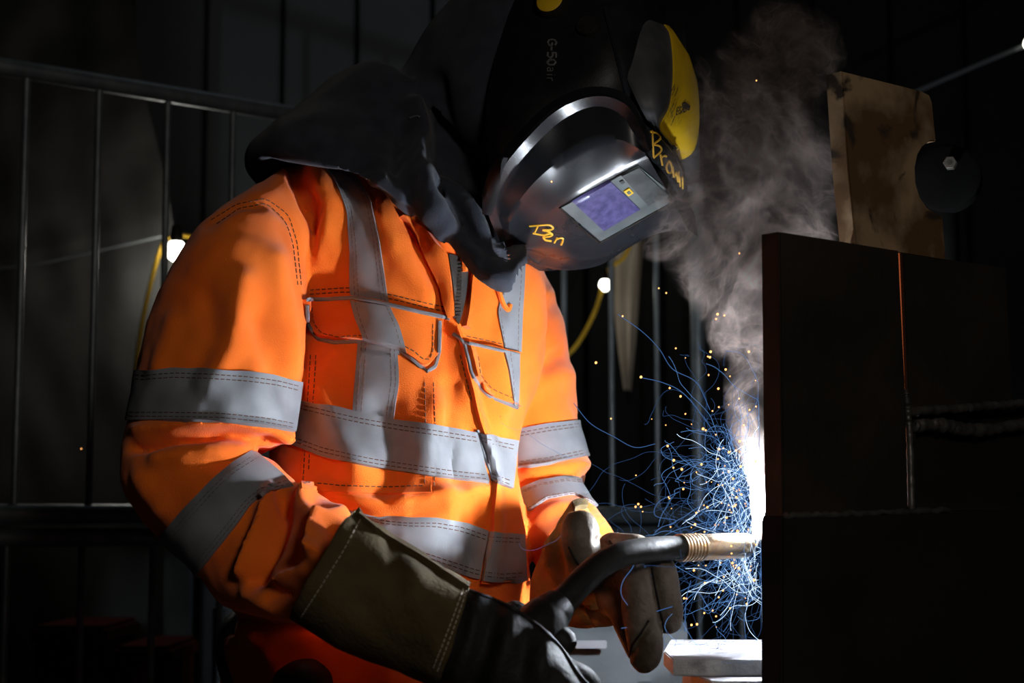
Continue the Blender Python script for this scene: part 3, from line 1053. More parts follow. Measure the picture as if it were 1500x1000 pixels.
def finger(pts, rad, ns=16):
    return tube(catmull([W(*q) for q in pts], 28), catmull([[r] for r in rad], 28)[:, 0] * np.array([.5, .8] + [1] * 24 + [.8, .45]), ns)


fR = [finger([(820, 985, 1.36), (855, 1000, 1.37), (870, 1040, 1.41), (850, 1060, 1.45), (820, 1050, 1.465)], [.013, .0125, .012, .011, .009]),
      finger([(825, 1020, 1.36), (858, 1040, 1.37), (868, 1078, 1.41), (846, 1095, 1.45), (815, 1085, 1.465)], [.013, .0125, .012, .011, .009]),
      finger([(820, 1060, 1.36), (850, 1082, 1.37), (858, 1115, 1.41), (836, 1130, 1.445), (808, 1118, 1.46)], [.0125, .012, .0115, .0105, .009]),
      finger([(805, 1090, 1.365), (835, 1115, 1.375), (840, 1145, 1.405), (822, 1155, 1.435), (800, 1145, 1.45)], [.0115, .011, .0105, .0095, .008]),
      finger([(745, 905, 1.41), (772, 915, 1.445), (792, 930, 1.46), (815, 955, 1.46)], [.017, .014, .0125, .010])]
V, F = union([gR] + fR, .0028, 1)
glove_r = mesh('work_glove', V, F, M['leather_dark'], person, label='dark leather right glove gripping the torch handle')
mesh('cuff', *cuff, M['olive'], glove_r, label='olive suede gauntlet cuff')
TCf = bvh(cuff)
TG = bvh(cuff, (V, F))
parts = [stitches(TCf, [(527, 762), (500, 812), (468, 862), (440, 905)], .0005, 5, 3, .0006), stitches(TCf, [(684, 862), (668, 910), (640, 985)], .0005, 5, 3, .0006), stitches(TCf, [(679, 860), (662, 908), (634, 980)], .0005, 5, 3, .0006)]
mesh('stitching', *join(*parts), M['cloth'], glove_r, kind='stuff')
V, F = strip(TCf, [(524, 751), (560, 778), (620, 812), (688, 856)], [(521, 757), (557, 786), (616, 821), (684, 866)], 30, 5, .0015, .003)
mesh('seam_welt', V, F, M['olive'], glove_r)
V, F = stroke(TG, [(690, 866), (740, 886), (785, 915), (820, 948), (845, 985), (862, 1004)], .0018, .0004, 4)
mesh('seam_welt', V, F, M['leather_dark'], glove_r)

# ---- left glove behind the torch neck
cuffL = loft([(838, 736, 786, 880, 1.64, .052, -.014, .018), (842, 738, 790, 885, 1.635, .053, -.014, .018), (862, 758, 812, 902, 1.61, .05, -.01, .014), (884, 785, 842, 918, 1.585, .045, -.004, .006), (900, 795, 872, 920, 1.57, .042)], 56, 40, 2.1)
cuffL = (fold(cuffL[0], cuffL[1], [([(800, 780), (806, 830), (830, 880)], 10, .005), ([(815, 790), (822, 840), (850, 890)], 8, -.004), ([(850, 890), (880, 905), (910, 912)], 7, -.005), ([(845, 880), (880, 892), (905, 895)], 7, .004)], ((30, .003, 1), (70, .001, 1))), cuffL[1])
palm = loft([(880, 786, 848, 915, 1.58, .042), (898, 790, 872, 918, 1.565, .042), (918, 796, 900, 916, 1.55, .038), (938, 806, 920, 905, 1.54, .032), (955, 822, 935, 880, 1.535, .024)], 40, 28, 2.2)
fL = [finger([(866, 850, 1.54), (858, 825, 1.515), (851, 795, 1.505), (849, 772, 1.505), (848, 750, 1.51)], [.017, .016, .0165, .0165, .011]),            # thumb
      finger([(880, 830, 1.555), (892, 803, 1.54), (910, 797, 1.525), (930, 798, 1.515), (945, 803, 1.515)], [.014, .0125, .011, .0105, .009]),               # index over the neck
      finger([(915, 835, 1.54), (945, 826, 1.515), (964, 838, 1.5), (972, 872, 1.495), (978, 905, 1.495), (982, 926, 1.5)], [.016, .017, .0165, .0155, .0135, .009]),
      finger([(905, 850, 1.54), (925, 842, 1.505), (936, 862, 1.49), (940, 900, 1.485), (945, 945, 1.48), (942, 985, 1.485)], [.016, .0175, .0175, .0165, .0155, .011]),
      finger([(890, 880, 1.54), (908, 885, 1.52), (920, 910, 1.51), (930, 940, 1.51), (936, 965, 1.515)], [.014, .014, .0135, .012, .009])]
V, F = union([palm] + fL, .0026, 1)
V = fold(V, F, [([(955, 828), (962, 870), (975, 928)], 4, -.004), ([(922, 960), (935, 935), (950, 915)], 5, -.003), ([(875, 790), (890, 800)], 5, -.003)], ((50, .0015, 1),))
TGL = bvh((V, F))
glove_l = mesh('work_glove', V, F, M['leather_grey'], person, label='worn brown left glove with thumb up behind the torch neck')
mesh('cuff', *cuffL, M['suede'], glove_l, label='brown suede gauntlet cuff')
TCL = bvh(cuffL)
sm_ = [stroke(TGL, q, .0011, .0002, 3) for q in ([(954, 832), (960, 860), (966, 890), (974, 925)], [(833, 800), (842, 818), (856, 838)], [(921, 968), (926, 945), (940, 925), (950, 908)], [(893, 792), (899, 800), (898, 812)])]
mesh('seam_welt', *join(*sm_), M['rubber'], glove_l, label='dark finger seams', kind='stuff')
V, F = strip(TCL, [(838, 740), (846, 736), (856, 737)], [(842, 749), (849, 746), (858, 745)], 8, 5, .002, .003)
mesh('hanging_loop', V, F, M['olive'], glove_l)

# ------------------------------------------------------------------ welding torch
nk = catmull([W(812, 893, 1.395), W(828, 878, 1.402), W(850, 854, 1.412), W(876, 830, 1.425), W(905, 814, 1.44), W(940, 806, 1.46), W(972, 803, 1.48), W(998, 802, 1.493)], 60)
torch = root('welding_torch', tuple(nk[0]), 'welding torch with black curved neck and metal nozzle pointing at the arc', 'torch')
V, F = tube(nk, np.linspace(.0118, .0103, 60), 20)
mesh('neck', V, F, M['rubber'], torch)
V, F = tube(catmull([W(760, 965, 1.37), W(778, 935, 1.377), W(797, 910, 1.387), W(808, 898, 1.392)], 24), catmull([[.021], [.022], [.0205], [.0175]], 24)[:, 0], 22)
V2, F2 = tube([W(806, 900, 1.392), W(808, 897, 1.392), W(820, 884, 1.398), W(823, 881, 1.399)], [.0155, .0172, .0142, .0125], 22)
mesh('handle', *join((V, F), (V2, F2)), M['rubber'], torch)
V, F = tube([W(818, 936, 1.375), W(828, 944, 1.372), W(834, 950, 1.37)], [.012, .0115, .008], 16)
mesh('trigger', V, F, M['rubber'], torch)
for k in range(7):
    s = k / 6
    a = np.array(W(996 + 28 * s, 802.3 - 1.0 * s, 1.493 + .016 * s))
    ux = np.array(W(1030, 801, 1.512)) - np.array(W(990, 802.5, 1.49))
    ux /= np.linalg.norm(ux)
    hw = .0014
    V, F = tube([a - ux * hw * 1.2, a - ux * hw * .6, a + ux * hw * .6, a + ux * hw * 1.2], [.0105, .0122, .0122, .0105], 24)
    mesh('collar_ring', V, F, M['nozzle'], torch)
V, F = tube([W(1000, 802, 1.495), W(1024, 801.5, 1.509), W(1026, 801.4, 1.51), W(1080, 799, 1.54), W(1093, 798.5, 1.548), W(1093.1, 798.5, 1.548), W(1086, 798.5, 1.544)], [.0098, .0105, .0115, .0115, .0108, .008, .0075], 28)
mesh('nozzle', V, F, M['nozzle'], torch)
V, F = tube([W(1078, 799, 1.54), W(1098, 798, 1.55)], .004, 14)
mesh('contact_tip', V, F, M['nozzle'], torch)
V, F = tube([W(1094, 798.5, 1.548), W(1104, 788, 1.555), W(1108, 776, 1.56)], .0009, 6)
mesh('wire', V, F, M['bead'], torch)

# ------------------------------------------------------------------ welding helmet
HR = Vector((-.35, -.88, .32)).normalized()
HU0 = Vector((.85, -.156, .5))
HU = (HU0 - HR * HU0.dot(HR)).normalized()
HFW = HU.cross(HR).normalized()
HO = W(912, 292, 1.68)


def L(px, py, r):
    """point seen at a pixel that lies r metres to the wearer's right of the helmet's middle plane"""
    d = ray(px, py)
    t = (r - (CAM - HO).dot(HR)) / d.dot(HR)
    return CAM + d * t


def mir(p):
    p = Vector(p)
    return p - HR * (2 * (p - HO).dot(HR))


helmet = root('welding_helmet', tuple(L(860, 360, 0)), 'black welding helmet with purple lens and yellow badge worn head down', 'helmet')
prof = catmull([L(x, y, 0) for x, y in [(737, 275), (741, 215), (752, 158), (782, 48), (815, -40), (890, -95), (960, -75), (984, -18), (990, 52), (992, 110), (982, 180), (962, 222), (915, 258), (838, 300), (790, 322), (758, 315), (737, 275)]], 81)[:-1]
hc = np.array(L(870, 130, 0))
R_ = np.array(HR)
ths = np.linspace(-90, 90, 25)
V = []
for a in ths:
    sr = math.sin(math.radians(a))
    r = .114 * math.copysign(abs(sr) ** .8, sr)
    sc = max(.02, abs(math.cos(math.radians(a)))) ** .42
    for p in prof:
        V.append(hc + (p - hc) * sc + R_ * r)
F = grid_faces(25, 80, True)
F += [tuple(range(80))[::-1], tuple(range(24 * 80, 25 * 80))]
mesh('shell', V, F, M['shell'], helmet)
SHELL = (V, F)


def sheet_loft(curves, n, m_per, close_back=None):
    """surface through a list of 3-D curves (n points each); linear between curves, m_per subdivisions"""
    C = [catmull([tuple(p) for p in c], n) for c in curves]
    G = [C[0]]
    for a, b in zip(C[:-1], C[1:]):
        for k in range(1, m_per + 1):
            G.append(a + (b - a) * k / m_per)
    return np.array(G)


def shell_from_grid(G, th, din):
    """give grid G thickness th along -din"""
    n, m = G.shape[:2]
    V = np.vstack([G.reshape(-1, 3), (G - np.array(din) * th).reshape(-1, 3)])
    F = grid_faces(n, m)
    k = n * m
    F += [tuple(i + k for i in q)[::-1] for q in F]
    rim = [(i, 0) for i in range(n)] + [(n - 1, j) for j in range(1, m)] + [(i, m - 1) for i in range(n - 2, -1, -1)] + [(0, j) for j in range(m - 2, 0, -1)]
    ids = [i * m + j for i, j in rim]
    for a, b in zip(ids, ids[1:] + ids[:1]):
        F.append((a, b, b + k, a + k))
    return V, F


lip = [(728, 356, .010), (708, 300, .062), (720, 255, .090), (762, 198, .110), (812, 152, .110), (868, 131, .108), (918, 141, .103), (944, 180, .094), (956, 216, .082)]
rout = [(733, 355, .016), (714, 305, .068), (729, 258, .100), (769, 206, .121), (817, 161, .121), (870, 141, .119), (914, 151, .113), (938, 186, .103), (952, 221, .088)]
rin = [(742, 352, .012), (729, 306, .062), (744, 262, .092), (780, 216, .109), (825, 175, .109), (870, 156, .107), (907, 166, .101), (928, 195, .091), (944, 224, .078)]
k1 = [(752, 352, .004), (764, 343, .020), (780, 326, .040), (804, 304, .058), (838, 284, .065), (872, 264, .065), (905, 247, .065), (928, 236, .065), (946, 228, .064)]
k1b = [(a + 4, b + 4, r - .004) for a, b, r in k1]
md = []
for a, b in zip(rin, k1):
    md.append(((a[0] + b[0]) / 2 + 0, (a[1] + b[1]) / 2 - 2, (a[2] * .56 + b[2] * .44) + .008))
c3 = [[L(*q) for q in cv] for cv in (lip, rout, rin, md, k1, k1b)]
cen = [(Vector(a) + mir(a)) / 2 + HFW * .006 for a in c3[5]]
curves = c3 + [cen] + [[mir(p) for p in cv] for cv in c3[::-1]]
G = sheet_loft(curves, 48, 5)
VIS = shell_from_grid(G, .004, HFW)
visor = mesh('visor', *VIS, M['gloss'], helmet)
TV = bvh(VIS)
# tab beside the rim
V, F = strip(bvh(SHELL, VIS), [(741, 228), (726, 250), (716, 280), (713, 305)], [(746, 231), (735, 252), (725, 282), (719, 306)], 16, 5, .003, .006)
mesh('rim_tab', V, F, M['shell'], helmet)


def quad(cs, na=14, nb=14, off=.0006, th=.0012, t=None):
    """sheet on the visor between four pixel corners (clockwise)"""
    a, b, c, d = cs
    return strip(t or TV, [a, b], [d, c], na, nb, off, th, spl=False)


FR = quad([(822, 302), (934, 241), (992, 288), (879, 351)], 24, 24, .0006, .0014)
mesh('lens_frame', *FR, M['cassette'], visor)
TFR = bvh(FR)
mesh('filter_lens', *quad([(838, 294), (892, 263), (937, 305), (884, 337)], 16, 16, .0004, .0012, TFR), M['lens'], visor, label='scratched purple filter lens')
mesh('sensor_cover', *quad([(907, 253), (932, 241), (977, 284), (949, 300)], 12, 12, .0004, .0012, TFR), M['cassette_dark'], visor)
for cs in ([(913, 279), (921, 274), (928, 281), (920, 286)],):
    mesh('sensor_mark', *quad(cs, 6, 6, .0004, .0012, TFR), M['yellow'], visor, label='small yellow square mark')
    mesh('sensor_eye', *quad([(917, 280), (921, 277.5), (924, 280.5), (920, 283)], 4, 4, .001, .0012, TFR), M['cassette'], visor)
mesh('sensor_eye', *quad([(907, 265), (912, 262.5), (915, 266), (910, 268.5)], 4, 4, .0004, .0012, TFR), M['cassette_dark'], visor)
V, F = stroke(TV, [(879, 354), (930, 326), (993, 291)], .0016, .001, 4, False)
mesh('lens_seal', V, F, M['rubber'], visor)
V, F = stroke(TV, [(820, 303), (850, 332), (877, 354)], .0012, .001, 4, False)
mesh('lens_seal', V, F, M['rubber'], visor)
# brow band
lo = [(947, 230, .0655), (952, 222, .072)]
rs = np.linspace(1, -1, 21)
G = []
for t_ in np.linspace(0, 1, 12):
    row = []
    e0 = L(940, 223, .060)
    e1 = L(926, 150, .082)
    e = e0.lerp(e1, t_)
    m0 = mir(e)
    mid = (e + m0) / 2
    half = (e - m0).length / 2
    for r in rs:
        bulge = (.016 * (1 - abs(r) ** 2.6) + .012 * math.sin(math.pi * t_) * .8) * (1 - t_ ** 4) - .012 * t_ ** 4
        row.append(mid + HR * (half * r) + (HFW * .6 + HU * .8).normalized() * bulge)
    G.append(row)
BW = shell_from_grid(np.array([[p[:] for p in r] for r in G]), .004, (HFW * .6 + HU * .8).normalized())
brow = mesh('brow_band', *BW, M['gloss'], helmet)
TB = bvh(BW, VIS)
# forehead cover with yellow badge
f0 = [(893, 8, .094), (905, 62, .095), (923, 112, .092), (945, 160, .082), (963, 189, .05), (983, 214, .012)]
f1 = [(978, 38, .045), (987, 53, .043), (990, 104, .042), (983, 154, .038), (967, 186, .029), (985, 212, .006)]
fm = []
for a, b in zip(f0, f1):
    fm.append(((a[0] * .45 + b[0] * .55), (a[1] * .45 + b[1] * .55), (a[2] + b[2]) / 2 + .014))
cA = [[L(*q) for q in cv] for cv in (f0, fm, f1)]
G = catmull(np.array([np.array(catmull([tuple(p) for p in c], 30)).ravel() for c in cA]), 14).reshape(14, 30, 3)
nrm = (HFW * .55 + HU * .83).normalized()
mirG = np.array([[mir(p)[:] for p in r] for r in G[::-1]])
half = np.array([[((Vector(a) + mir(a)) / 2 + nrm * .004)[:] for a in G[-1]]])
G2 = np.vstack([G, half, mirG])
FC = shell_from_grid(G2, .004, nrm)
fore = mesh('forehead_cover', *FC, M['satin'], helmet)
BG = shell_from_grid(np.vstack([G[-2:], half, mirG[:2]]) + np.array(nrm) * .0015, .002, nrm)
badge = mesh('badge', *BG, M['yellow'], fore, label='scuffed yellow forehead badge')
TBG = bvh(BG, FC)
# scuffs, maker's mark, rivet on the badge
scf = []
for k in range(26):
    t_ = random.random()
    x, y = 988 + random.gauss(0, 5), 125 + 62 * t_
    L_ = random.uniform(2, 7)
    p, n_ = cast(bvh(BG), x, y) if k == -1 else (None, None)
    scf.append([(x - L_ * .5, y + L_), (x + L_ * .4, y - L_)])
TBG1 = bvh(BG)
scf_parts = []
for ln in scf:
    if all(cast(TBG1, *q)[0] is not None for q in ln):
        scf_parts.append(stroke(TBG1, ln, random.uniform(.0002, .0005), 0, 2, False, 4))
ES = [[(993, 165), (991, 176)], [(993, 165), (998, 167)], [(992, 170), (996, 171)], [(991, 176), (996, 178)],
      [(1002, 162), (998, 163), (1000, 169), (997, 173)], [(1003, 176), (1004, 163), (1006, 176)], [(1007, 164), (1007, 176), (1010, 173), (1007, 170), (1010, 167), (1007, 164)]]
CAP = [[(999, 152), (1003, 150), (1010, 155), (1009, 161), (1000, 157), (999, 152)], [(1000, 154), (1009, 158)], [(1002, 152), (1009, 156)]]
# letters ESAB run down the badge
E_ = [[(0, 0), (0, 1)], [(0, 0), (.7, 0)], [(0, .5), (.6, .5)], [(0, 1), (.7, 1)]]
S_ = [[(.7, .9), (.35, 1), (.05, .85), (.1, .6), (.6, .4), (.65, .15), (.35, 0), (0, .1)]]
A_ = [[(0, 0), (.35, 1), (.7, 0)], [(.15, .4), (.55, .4)]]
B_ = [[(0, 0), (0, 1), (.55, .95), (.6, .6), (0, .52), (.6, .45), (.65, .08), (0, 0)]]
G_ = [[(.7, .8), (.4, 1), (.08, .8), (0, .5), (.08, .15), (.4, 0), (.7, .2), (.7, .5), (.4, .5)]]
D5 = [[(.65, 1), (.08, 1), (.05, .55), (.4, .62), (.68, .35), (.45, .03), (0, .06)]]
D0 = [[(.35, 0), (.05, .25), (.05, .75), (.35, 1), (.65, .75), (.65, .25), (.35, 0)]]
DASH = [[(.05, .45), (.5, .45)]]
a_ = [[(.1, .6), (.4, .68), (.5, .5), (.5, 0)], [(.5, .35), (.2, .38), (.05, .18), (.2, 0), (.5, .15)]]
i_ = [[(.2, 0), (.2, .62)], [(.2, .85), (.2, .92)]]
r_ = [[(.1, 0), (.1, .65)], [(.1, .45), (.3, .65), (.45, .62)]]


def text(t, letters, org, du, dv, adv, rad, off=.0003):
    out = []
    x = 0
    for g, a in letters:
        for st in g:
            pts = [(org[0] + du[0] * (x + u) + dv[0] * v, org[1] + du[1] * (x + u) + dv[1] * v) for u, v in st]
            out.append(stroke(t, pts, rad, off, 1.2, False, 5))
        x += a
    return join(*out)


mk = text(TBG1, [(E_, .95), (S_, .95), (A_, .95), (B_, .95)], (990, 168), (4.1, -1.2), (1.5, -10), 1, .00045)
mesh('maker_mark', *join(mk, *[stroke(TBG1, c_, .0008, .0002, 1.5, False, 4) for c_ in CAP]), M['scuff'], fore, label='black printed letters on the badge')
mesh('scuff_marks', *join(*scf_parts), M['scuff'], fore, kind='stuff')
p, n_ = cast(TBG1, 1018, 106)
if p is not None:
    p, n_ = np.array(p), np.array(n_)
    V, F = tube([p - n_ * .001, p + n_ * .0012, p + n_ * .002], [.0042, .004, .0018], 18)
    mesh('rivet', V, F, M['bead'], fore)
# edge trim between shell and front
V, F = stroke(bvh(SHELL, FC, BW), [(886, 12), (898, 62), (912, 120), (925, 165), (937, 210)], .002, .0008, 4)
mesh('edge_trim', V, F, M['gloss'], helmet)
# temple knobs
def knob(px, py, r, rad, th, cm, lab, ridges=True):
    c_ = np.array(L(px, py, r))
    a = np.array(HR)
    V = []
    ns = 48
    prof_ = [(0.85, -.004), (1.0, .001), (1.0, th * .8), (.92, th)]
    up = np.array(HU)
    sd = np.array(HFW)
    for k, (q, h) in enumerate(prof_):
        for j in range(ns):
            rr = rad * q * (1 - (.06 if ridges and j % 3 == 0 else 0))
            an = 2 * math.pi * j / ns
            V.append(c_ + a * h + rr * (up * math.cos(an) + sd * math.sin(an)))
    F = grid_faces(4, ns, True) + [tuple(range(ns))[::-1], tuple(range(3 * ns, 4 * ns))]
    k = mesh('knob', V, F, M['rubber'], helmet, label=lab)
    if cm:
        V, F = tube([c_ + a * (th - .002), c_ + a * (th + .0004), c_ + a * (th + .0012)], [rad * .82, rad * .82, rad * .74], 32)
        mesh('knob_cap', V, F, cm, k, label='yellow cap')


knob(812, 12, .108, .0165, .014, M['yellow'], 'ridged temple knob with yellow cap')
knob(863, 42, .110, .0115, .008, None, 'small black knob')
TSH = bvh(SHELL)
tx = text(TSH, [(G_, .85), (DASH, .7), (D5, .85), (D0, .95)], (802.5, 58), (-.4, 12.2), (13, 0), 1, .0011, .0002)
tx2 = text(TSH, [(a_, .75), (i_, .5), (r_, .5)], (801.5, 98), (-.4, 12.2), (13, 0), 1, .0005, .0002)
mesh('side_lettering', *join(tx, tx2), M['greyink'], helmet, label='grey lettering on the side')
ben = [[(775.6, 330.7), (802.6, 328.9), (810, 333.3), (806, 336), (795, 336.2), (805.3, 339.5), (804, 342), (795.2, 343.6), (780.4, 341)], [(787.8, 330.6), (783, 340.5)],
       [(797, 347), (806, 345.5), (809, 342.5), (803, 341.5), (796, 346), (799, 351), (808, 352.5)], [(812, 355), (816, 347.5)], [(815, 350), (821, 348), (825, 350), (822, 358)]]
mesh('handwriting', *join(*[stroke(TV, s_, .0011, .0003, 2, True, 6) for s_ in ben]), M['ink'], helmet, label='gold handwriting on the chin')
brn = [[(955, 192), (956, 210), (957, 230)], [(952, 193), (962, 196), (967, 203), (958, 211), (966, 214), (968, 221), (957, 231)],
       [(967, 226), (970, 242)], [(968, 232), (972, 228), (976, 229)],
       [(979, 236), (976, 244), (978, 252), (983, 252), (984, 245), (981, 237), (979, 236)],
       [(985, 244), (987, 259), (990, 252), (993, 266), (994, 251)], [(995, 258), (996, 273)], [(996, 262), (999, 259), (1000, 276)]]
ok = []
for s_ in brn:
    if True:
        ok.append(stroke(TB, s_, .0011, .0003, 2, True, 6))
mesh('handwriting', *join(*ok), M['ink'], helmet, label='gold handwriting on the brow')

# ------------------------------------------------------------------ arc, sparks, filaments, smoke
ARC = np.array(W(1112, 742, 1.555))
V, F = [], []
pa = catmull([W(1109, 778, 1.555), W(1110, 758, 1.555), W(1112, 740, 1.555), W(1113, 715, 1.555), W(1112, 690, 1.555)], 14)
V, F = tube(pa, catmull([[.001], [.0045], [.006], [.004], [.0008]], 14)[:, 0], 10)
tag(mesh('welding_arc', V, F, M['arc']), 'blinding white welding arc at the left plate edge', 'arc')


def filament(reach, n_pts, up):
    """one wandering glowing thread that starts at the arc"""
    a = random.random()
    P = ARC + np.array([-abs(random.gauss(0, .012)) - .002, random.uniform(-.02, .03), random.uniform(-.085, .05)])
    v = np.array([-abs(random.gauss(0, reach)) - .05, random.gauss(0, .4), random.gauss(up, .8)])
    v /= np.linalg.norm(v)
    pts = [P.copy()]
    curl = random.uniform(-9, 9)
    wild = random.uniform(.15, .5)
    for k in range(n_pts):
        f = np.array(noise.noise_vector(Vector(P * 30 + curl)))
        f2 = np.array(noise.noise_vector(Vector(P * 110 + curl * 3)))
        v = v * .9 + f * .22 + f2 * wild
        v /= np.linalg.norm(v) + 1e-9
        P = P + v * .003
        P[0] = min(P[0], (1112 - 750) / FPX * P[1])
        if P[2] < zt + .004:
            P[2] = zt + .004
        pts.append(P.copy())
    return pts


groups = {'thread_dim': [], 'thread_blue': [], 'thread_white': []}
for mname, count, lo_, hi_, reach, rad_ in (('thread_dim', 170, 25, 95, .9, .00011), ('thread_blue', 150, 12, 60, .6, .00013), ('thread_white', 130, 8, 30, .3, .00017)):
    for k in range(count):
        pts = filament(reach, int(lo_ + (hi_ - lo_) * random.random() ** 2), .35 if mname != 'thread_white' else -.1)
        groups[mname].append(tube(pts, rad_, 3, False))
# stray filaments that drift in front of the gloves
for pts in ([(925, 790, 1.49), (920, 815, 1.485), (928, 828, 1.48), (913, 850, 1.475), (910, 870, 1.475), (922, 890, 1.475), (940, 920, 1.475), (945, 930, 1.47)],
            [(948, 792, 1.49), (950, 812, 1.49), (958, 818, 1.485), (968, 818, 1.485)], [(967, 828, 1.49), (952, 848, 1.485), (955, 875, 1.48), (957, 890, 1.48), (945, 910, 1.475), (942, 930, 1.475)],
            [(910, 920, 1.475), (935, 915, 1.475), (950, 900, 1.475), (985, 888, 1.48)], [(840, 590, 1.6), (865, 620, 1.6), (900, 640, 1.58), (930, 655, 1.57), (960, 650, 1.56)],
            [(905, 460, 1.6), (940, 485, 1.59), (965, 510, 1.58), (985, 540, 1.56), (1020, 560, 1.55), (1040, 600, 1.54)], [(940, 553, 1.58), (970, 560, 1.57), (1000, 575, 1.56), (1030, 610, 1.55), (1050, 640, 1.54)],
            [(995, 720, 1.52), (965, 735, 1.52), (960, 755, 1.52), (990, 762, 1.515), (980, 770, 1.51)], [(1012, 850, 1.5), (1005, 880, 1.5), (1003, 925, 1.5)]):
    groups['thread_dim'].append(tube(catmull([W(*q) for q in pts], 40), .00032, 4, False))
labs = {'thread_dim': 'faint dark blue spark threads drifting around the arc', 'thread_blue': 'curling blue spark threads thrown off the arc', 'thread_white': 'short white spark threads close to the arc'}
for k, g in groups.items():
    tag(mesh('spark_threads', *join(*g), M[k], smooth=False), labs[k], 'sparks', None, 'stuff')
# orange sparks
parts = []


def spark(p, r):
    bm = bmesh.new()
    bmesh.ops.create_icosphere(bm, subdivisions=1, radius=r)
    bm.verts.index_update()
    parts.append(([tuple(np.array(v.co) + p) for v in bm.verts], [tuple(v.index for v in f.verts) for f in bm.faces]))
    bm.free()


fixed = [(808, 266, 2), (912, 463, 2), (939, 552, 3.2), (873, 531, 3), (965, 422, 1.8), (976, 429, 2), (1083, 371, 2), (1051, 460, 3), (1061, 462, 2), (1049, 467, 2), (1041, 515, 3), (1037, 522, 2), (1038, 549, 2),
         (1063, 541, 2.6), (1097, 515, 2.8), (990, 510, 2), (981, 568, 2.2), (895, 613, 2), (1004, 606, 2), (978, 653, 2.5), (987, 674, 3), (1030, 628, 3.2), (1053, 596, 2), (935, 738, 2.5), (931, 742, 2.5), (939, 742, 2.5),
         (1018, 768, 3), (1001, 716, 2.5), (1108, 118, 2), (928, 929, 3), (935, 925, 2.5), (918, 954, 3), (955, 962, 2.4), (999, 887, 2.5), (999, 899, 2.8), (1002, 876, 2.5), (1013, 915, 2.6), (1021, 914, 2.6), (119, 657, 2)]
for x, y, r in fixed:
    spark(np.array(W(x, y, 1.5 + random.uniform(-.02, .05) if x > 600 else 2.2)), r * .00042)
for k in range(150):
    x = 1112 - abs(random.gauss(0, 55)) - 4
    y = random.gauss(745, 95)
    if y > 925 or x < 900:
        continue
    spark(np.array(W(x, y, 1.53 + random.uniform(-.05, .08))), random.choice([.0005, .0007, .0009, .0012]))
tag(mesh('sparks', *join(*parts), M['spark']), 'orange glowing spatter sparks scattered left of the arc', 'sparks', None, 'stuff')

# smoke plume: a volume whose density follows a rising column
SM = [(1112, 810, .002), (1114, 740, .008), (1110, 650, .014), (1102, 560, .026), (1092, 460, .042), (1088, 390, .058), (1092, 320, .075), (1105, 250, .078), (1115, 180, .075), (1125, 120, .066), (1140, 60, .046), (1150, 5, .02)]
SD = 1.565
pts = [np.array(W(x, y, SD - .0 * max(0, (y - 400) / 400))) for x, y, r in SM]
rad = [r for x, y, r in SM]
V, F = tube(catmull(pts, 30), catmull([[r * 1.45 + .014] for r in rad], 30)[:, 0], 20)
wisp = tube(catmull([W(1065, 350, 1.565), W(1030, 325, 1.565), W(995, 325, 1.565), W(975, 345, 1.565)], 12), [.03, .032, .03, .028, .026, .025, .024, .022, .02, .018, .016, .012], 14)
SV, SF = union([(V, F), wisp], .008, 2)
sm = mesh('smoke', SV, SF, M['wall'])
tag(sm, 'grey brown fume plume rising from the arc beside the plates', 'smoke', None, 'stuff')


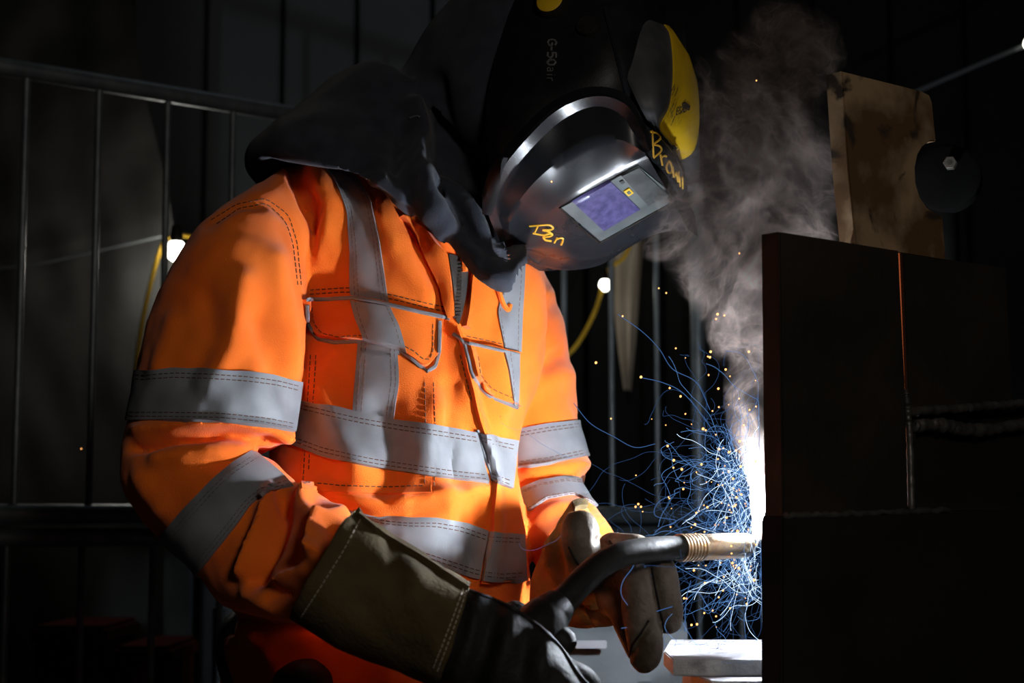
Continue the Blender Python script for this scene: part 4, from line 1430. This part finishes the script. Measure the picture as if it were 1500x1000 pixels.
def smoke_material():
    m = bpy.data.materials.new('fume')
    m.use_nodes = True
    nt = m.node_tree
    nt.nodes.clear()
    N_ = nt.nodes.new
    lk = nt.links.new
    out = N_('ShaderNodeOutputMaterial')
    vol = N_('ShaderNodeVolumePrincipled')
    vol.inputs['Color'].default_value = (.84, .66, .585, 1)
    vol.inputs['Anisotropy'].default_value = .15
    geo = N_('ShaderNodeNewGeometry')
    pos = geo.outputs['Position']

    def vm(op, a, b=None, s=None):
        n = N_('ShaderNodeVectorMath')
        n.operation = op
        for i, x in enumerate((a, b)):
            if x is None:
                continue
            if hasattr(x, 'is_linked'):
                lk(x, n.inputs[i])
            else:
                n.inputs[i].default_value = x
        if s is not None:
            n.inputs['Scale'].default_value = s
        return n.outputs[0]

    def ma(op, a, b=None, c=None, cl=False):
        n = N_('ShaderNodeMath')
        n.operation = op
        n.use_clamp = cl
        for i, x in enumerate((a, b, c)):
            if x is None:
                continue
            if hasattr(x, 'is_linked'):
                lk(x, n.inputs[i])
            else:
                n.inputs[i].default_value = x
        return n.outputs[0]

    def no(vec, sc, det, rough=.55):
        n = N_('ShaderNodeTexNoise')
        n.inputs['Scale'].default_value = sc
        n.inputs['Detail'].default_value = det
        n.inputs['Roughness'].default_value = rough
        lk(vec, n.inputs['Vector'])
        return n
    w1 = vm('SCALE', vm('SUBTRACT', no(pos, 9, 2).outputs['Color'], (.5, .5, .5)), None, .11)
    p1 = vm('ADD', pos, w1)
    w2 = vm('SCALE', vm('SUBTRACT', no(p1, 30, 2).outputs['Color'], (.5, .5, .5)), None, .035)
    p2 = vm('ADD', p1, w2)
    fine = no(p2, 34, 4, .55).outputs['Fac']
    big = no(p1, 11, 3).outputs['Fac']
    # distance to the column axis at this height
    sep = N_('ShaderNodeSeparateXYZ')
    lk(vm('ADD', pos, vm('SCALE', w1, None, .55)), sep.inputs[0])
    z0_, z1_ = pts[0][2], pts[-1][2]
    zf = ma('DIVIDE', ma('SUBTRACT', sep.outputs[2], float(z0_)), float(z1_ - z0_))

    def curve(vals, lo, hi):
        n = N_('ShaderNodeFloatCurve')
        c = n.mapping.curves[0]
        xs_ = [(p[2] - z0_) / (z1_ - z0_) for p in pts]
        for i, (x_, v_) in enumerate(zip(xs_, vals)):
            y_ = (v_ - lo) / (hi - lo)
            if i == 0:
                c.points[0].location = (x_, y_)
            elif i == len(vals) - 1:
                c.points[-1].location = (x_, y_)
            else:
                c.points.new(x_, y_)
        n.mapping.update()
        lk(zf, n.inputs['Value'])
        return ma('ADD', ma('MULTIPLY', n.outputs[0], hi - lo), lo)
    xc = curve([p[0] for p in pts], .15, .3)
    yc = curve([p[1] for p in pts], 1.4, 1.7)
    rc = curve(rad, 0, .1)
    dx_ = ma('SUBTRACT', sep.outputs[0], xc)
    dy_ = ma('SUBTRACT', sep.outputs[1], yc)
    dist = ma('DIVIDE', ma('SQRT', ma('ADD', ma('MULTIPLY', dx_, dx_), ma('MULTIPLY', dy_, dy_))), rc)
    # wisp blob to the left
    wc = W(1008, 330, 1.565)
    dv = N_('ShaderNodeVectorMath')
    dv.operation = 'DISTANCE'
    lk(p1, dv.inputs[0])
    dv.inputs[1].default_value = wc
    wd = ma('DIVIDE', dv.outputs['Value'], .034)
    dist = ma('MINIMUM', dist, wd)
    body = ma('SUBTRACT', 1.12, dist)
    body = ma('ADD', body, ma('MULTIPLY', ma('SUBTRACT', big, .5), 1.4))
    body = ma('MULTIPLY', body, 2.0, None, True)
    rid = ma('SUBTRACT', 1.0, ma('MULTIPLY', ma('ABSOLUTE', ma('SUBTRACT', fine, .5)), 13.0), None, True)
    rid = ma('POWER', rid, 3.0)
    lump = ma('MULTIPLY', ma('SUBTRACT', big, .36, None, True), 3.2)
    den = ma('MULTIPLY', body, ma('ADD', ma('MULTIPLY', rid, 4.0), .3))
    den = ma('MULTIPLY', den, ma('MULTIPLY', lump, 24.0))
    lk(den, vol.inputs['Density'])
    lk(vol.outputs[0], out.inputs['Volume'])
    return m


sm.data.materials[0] = smoke_material()
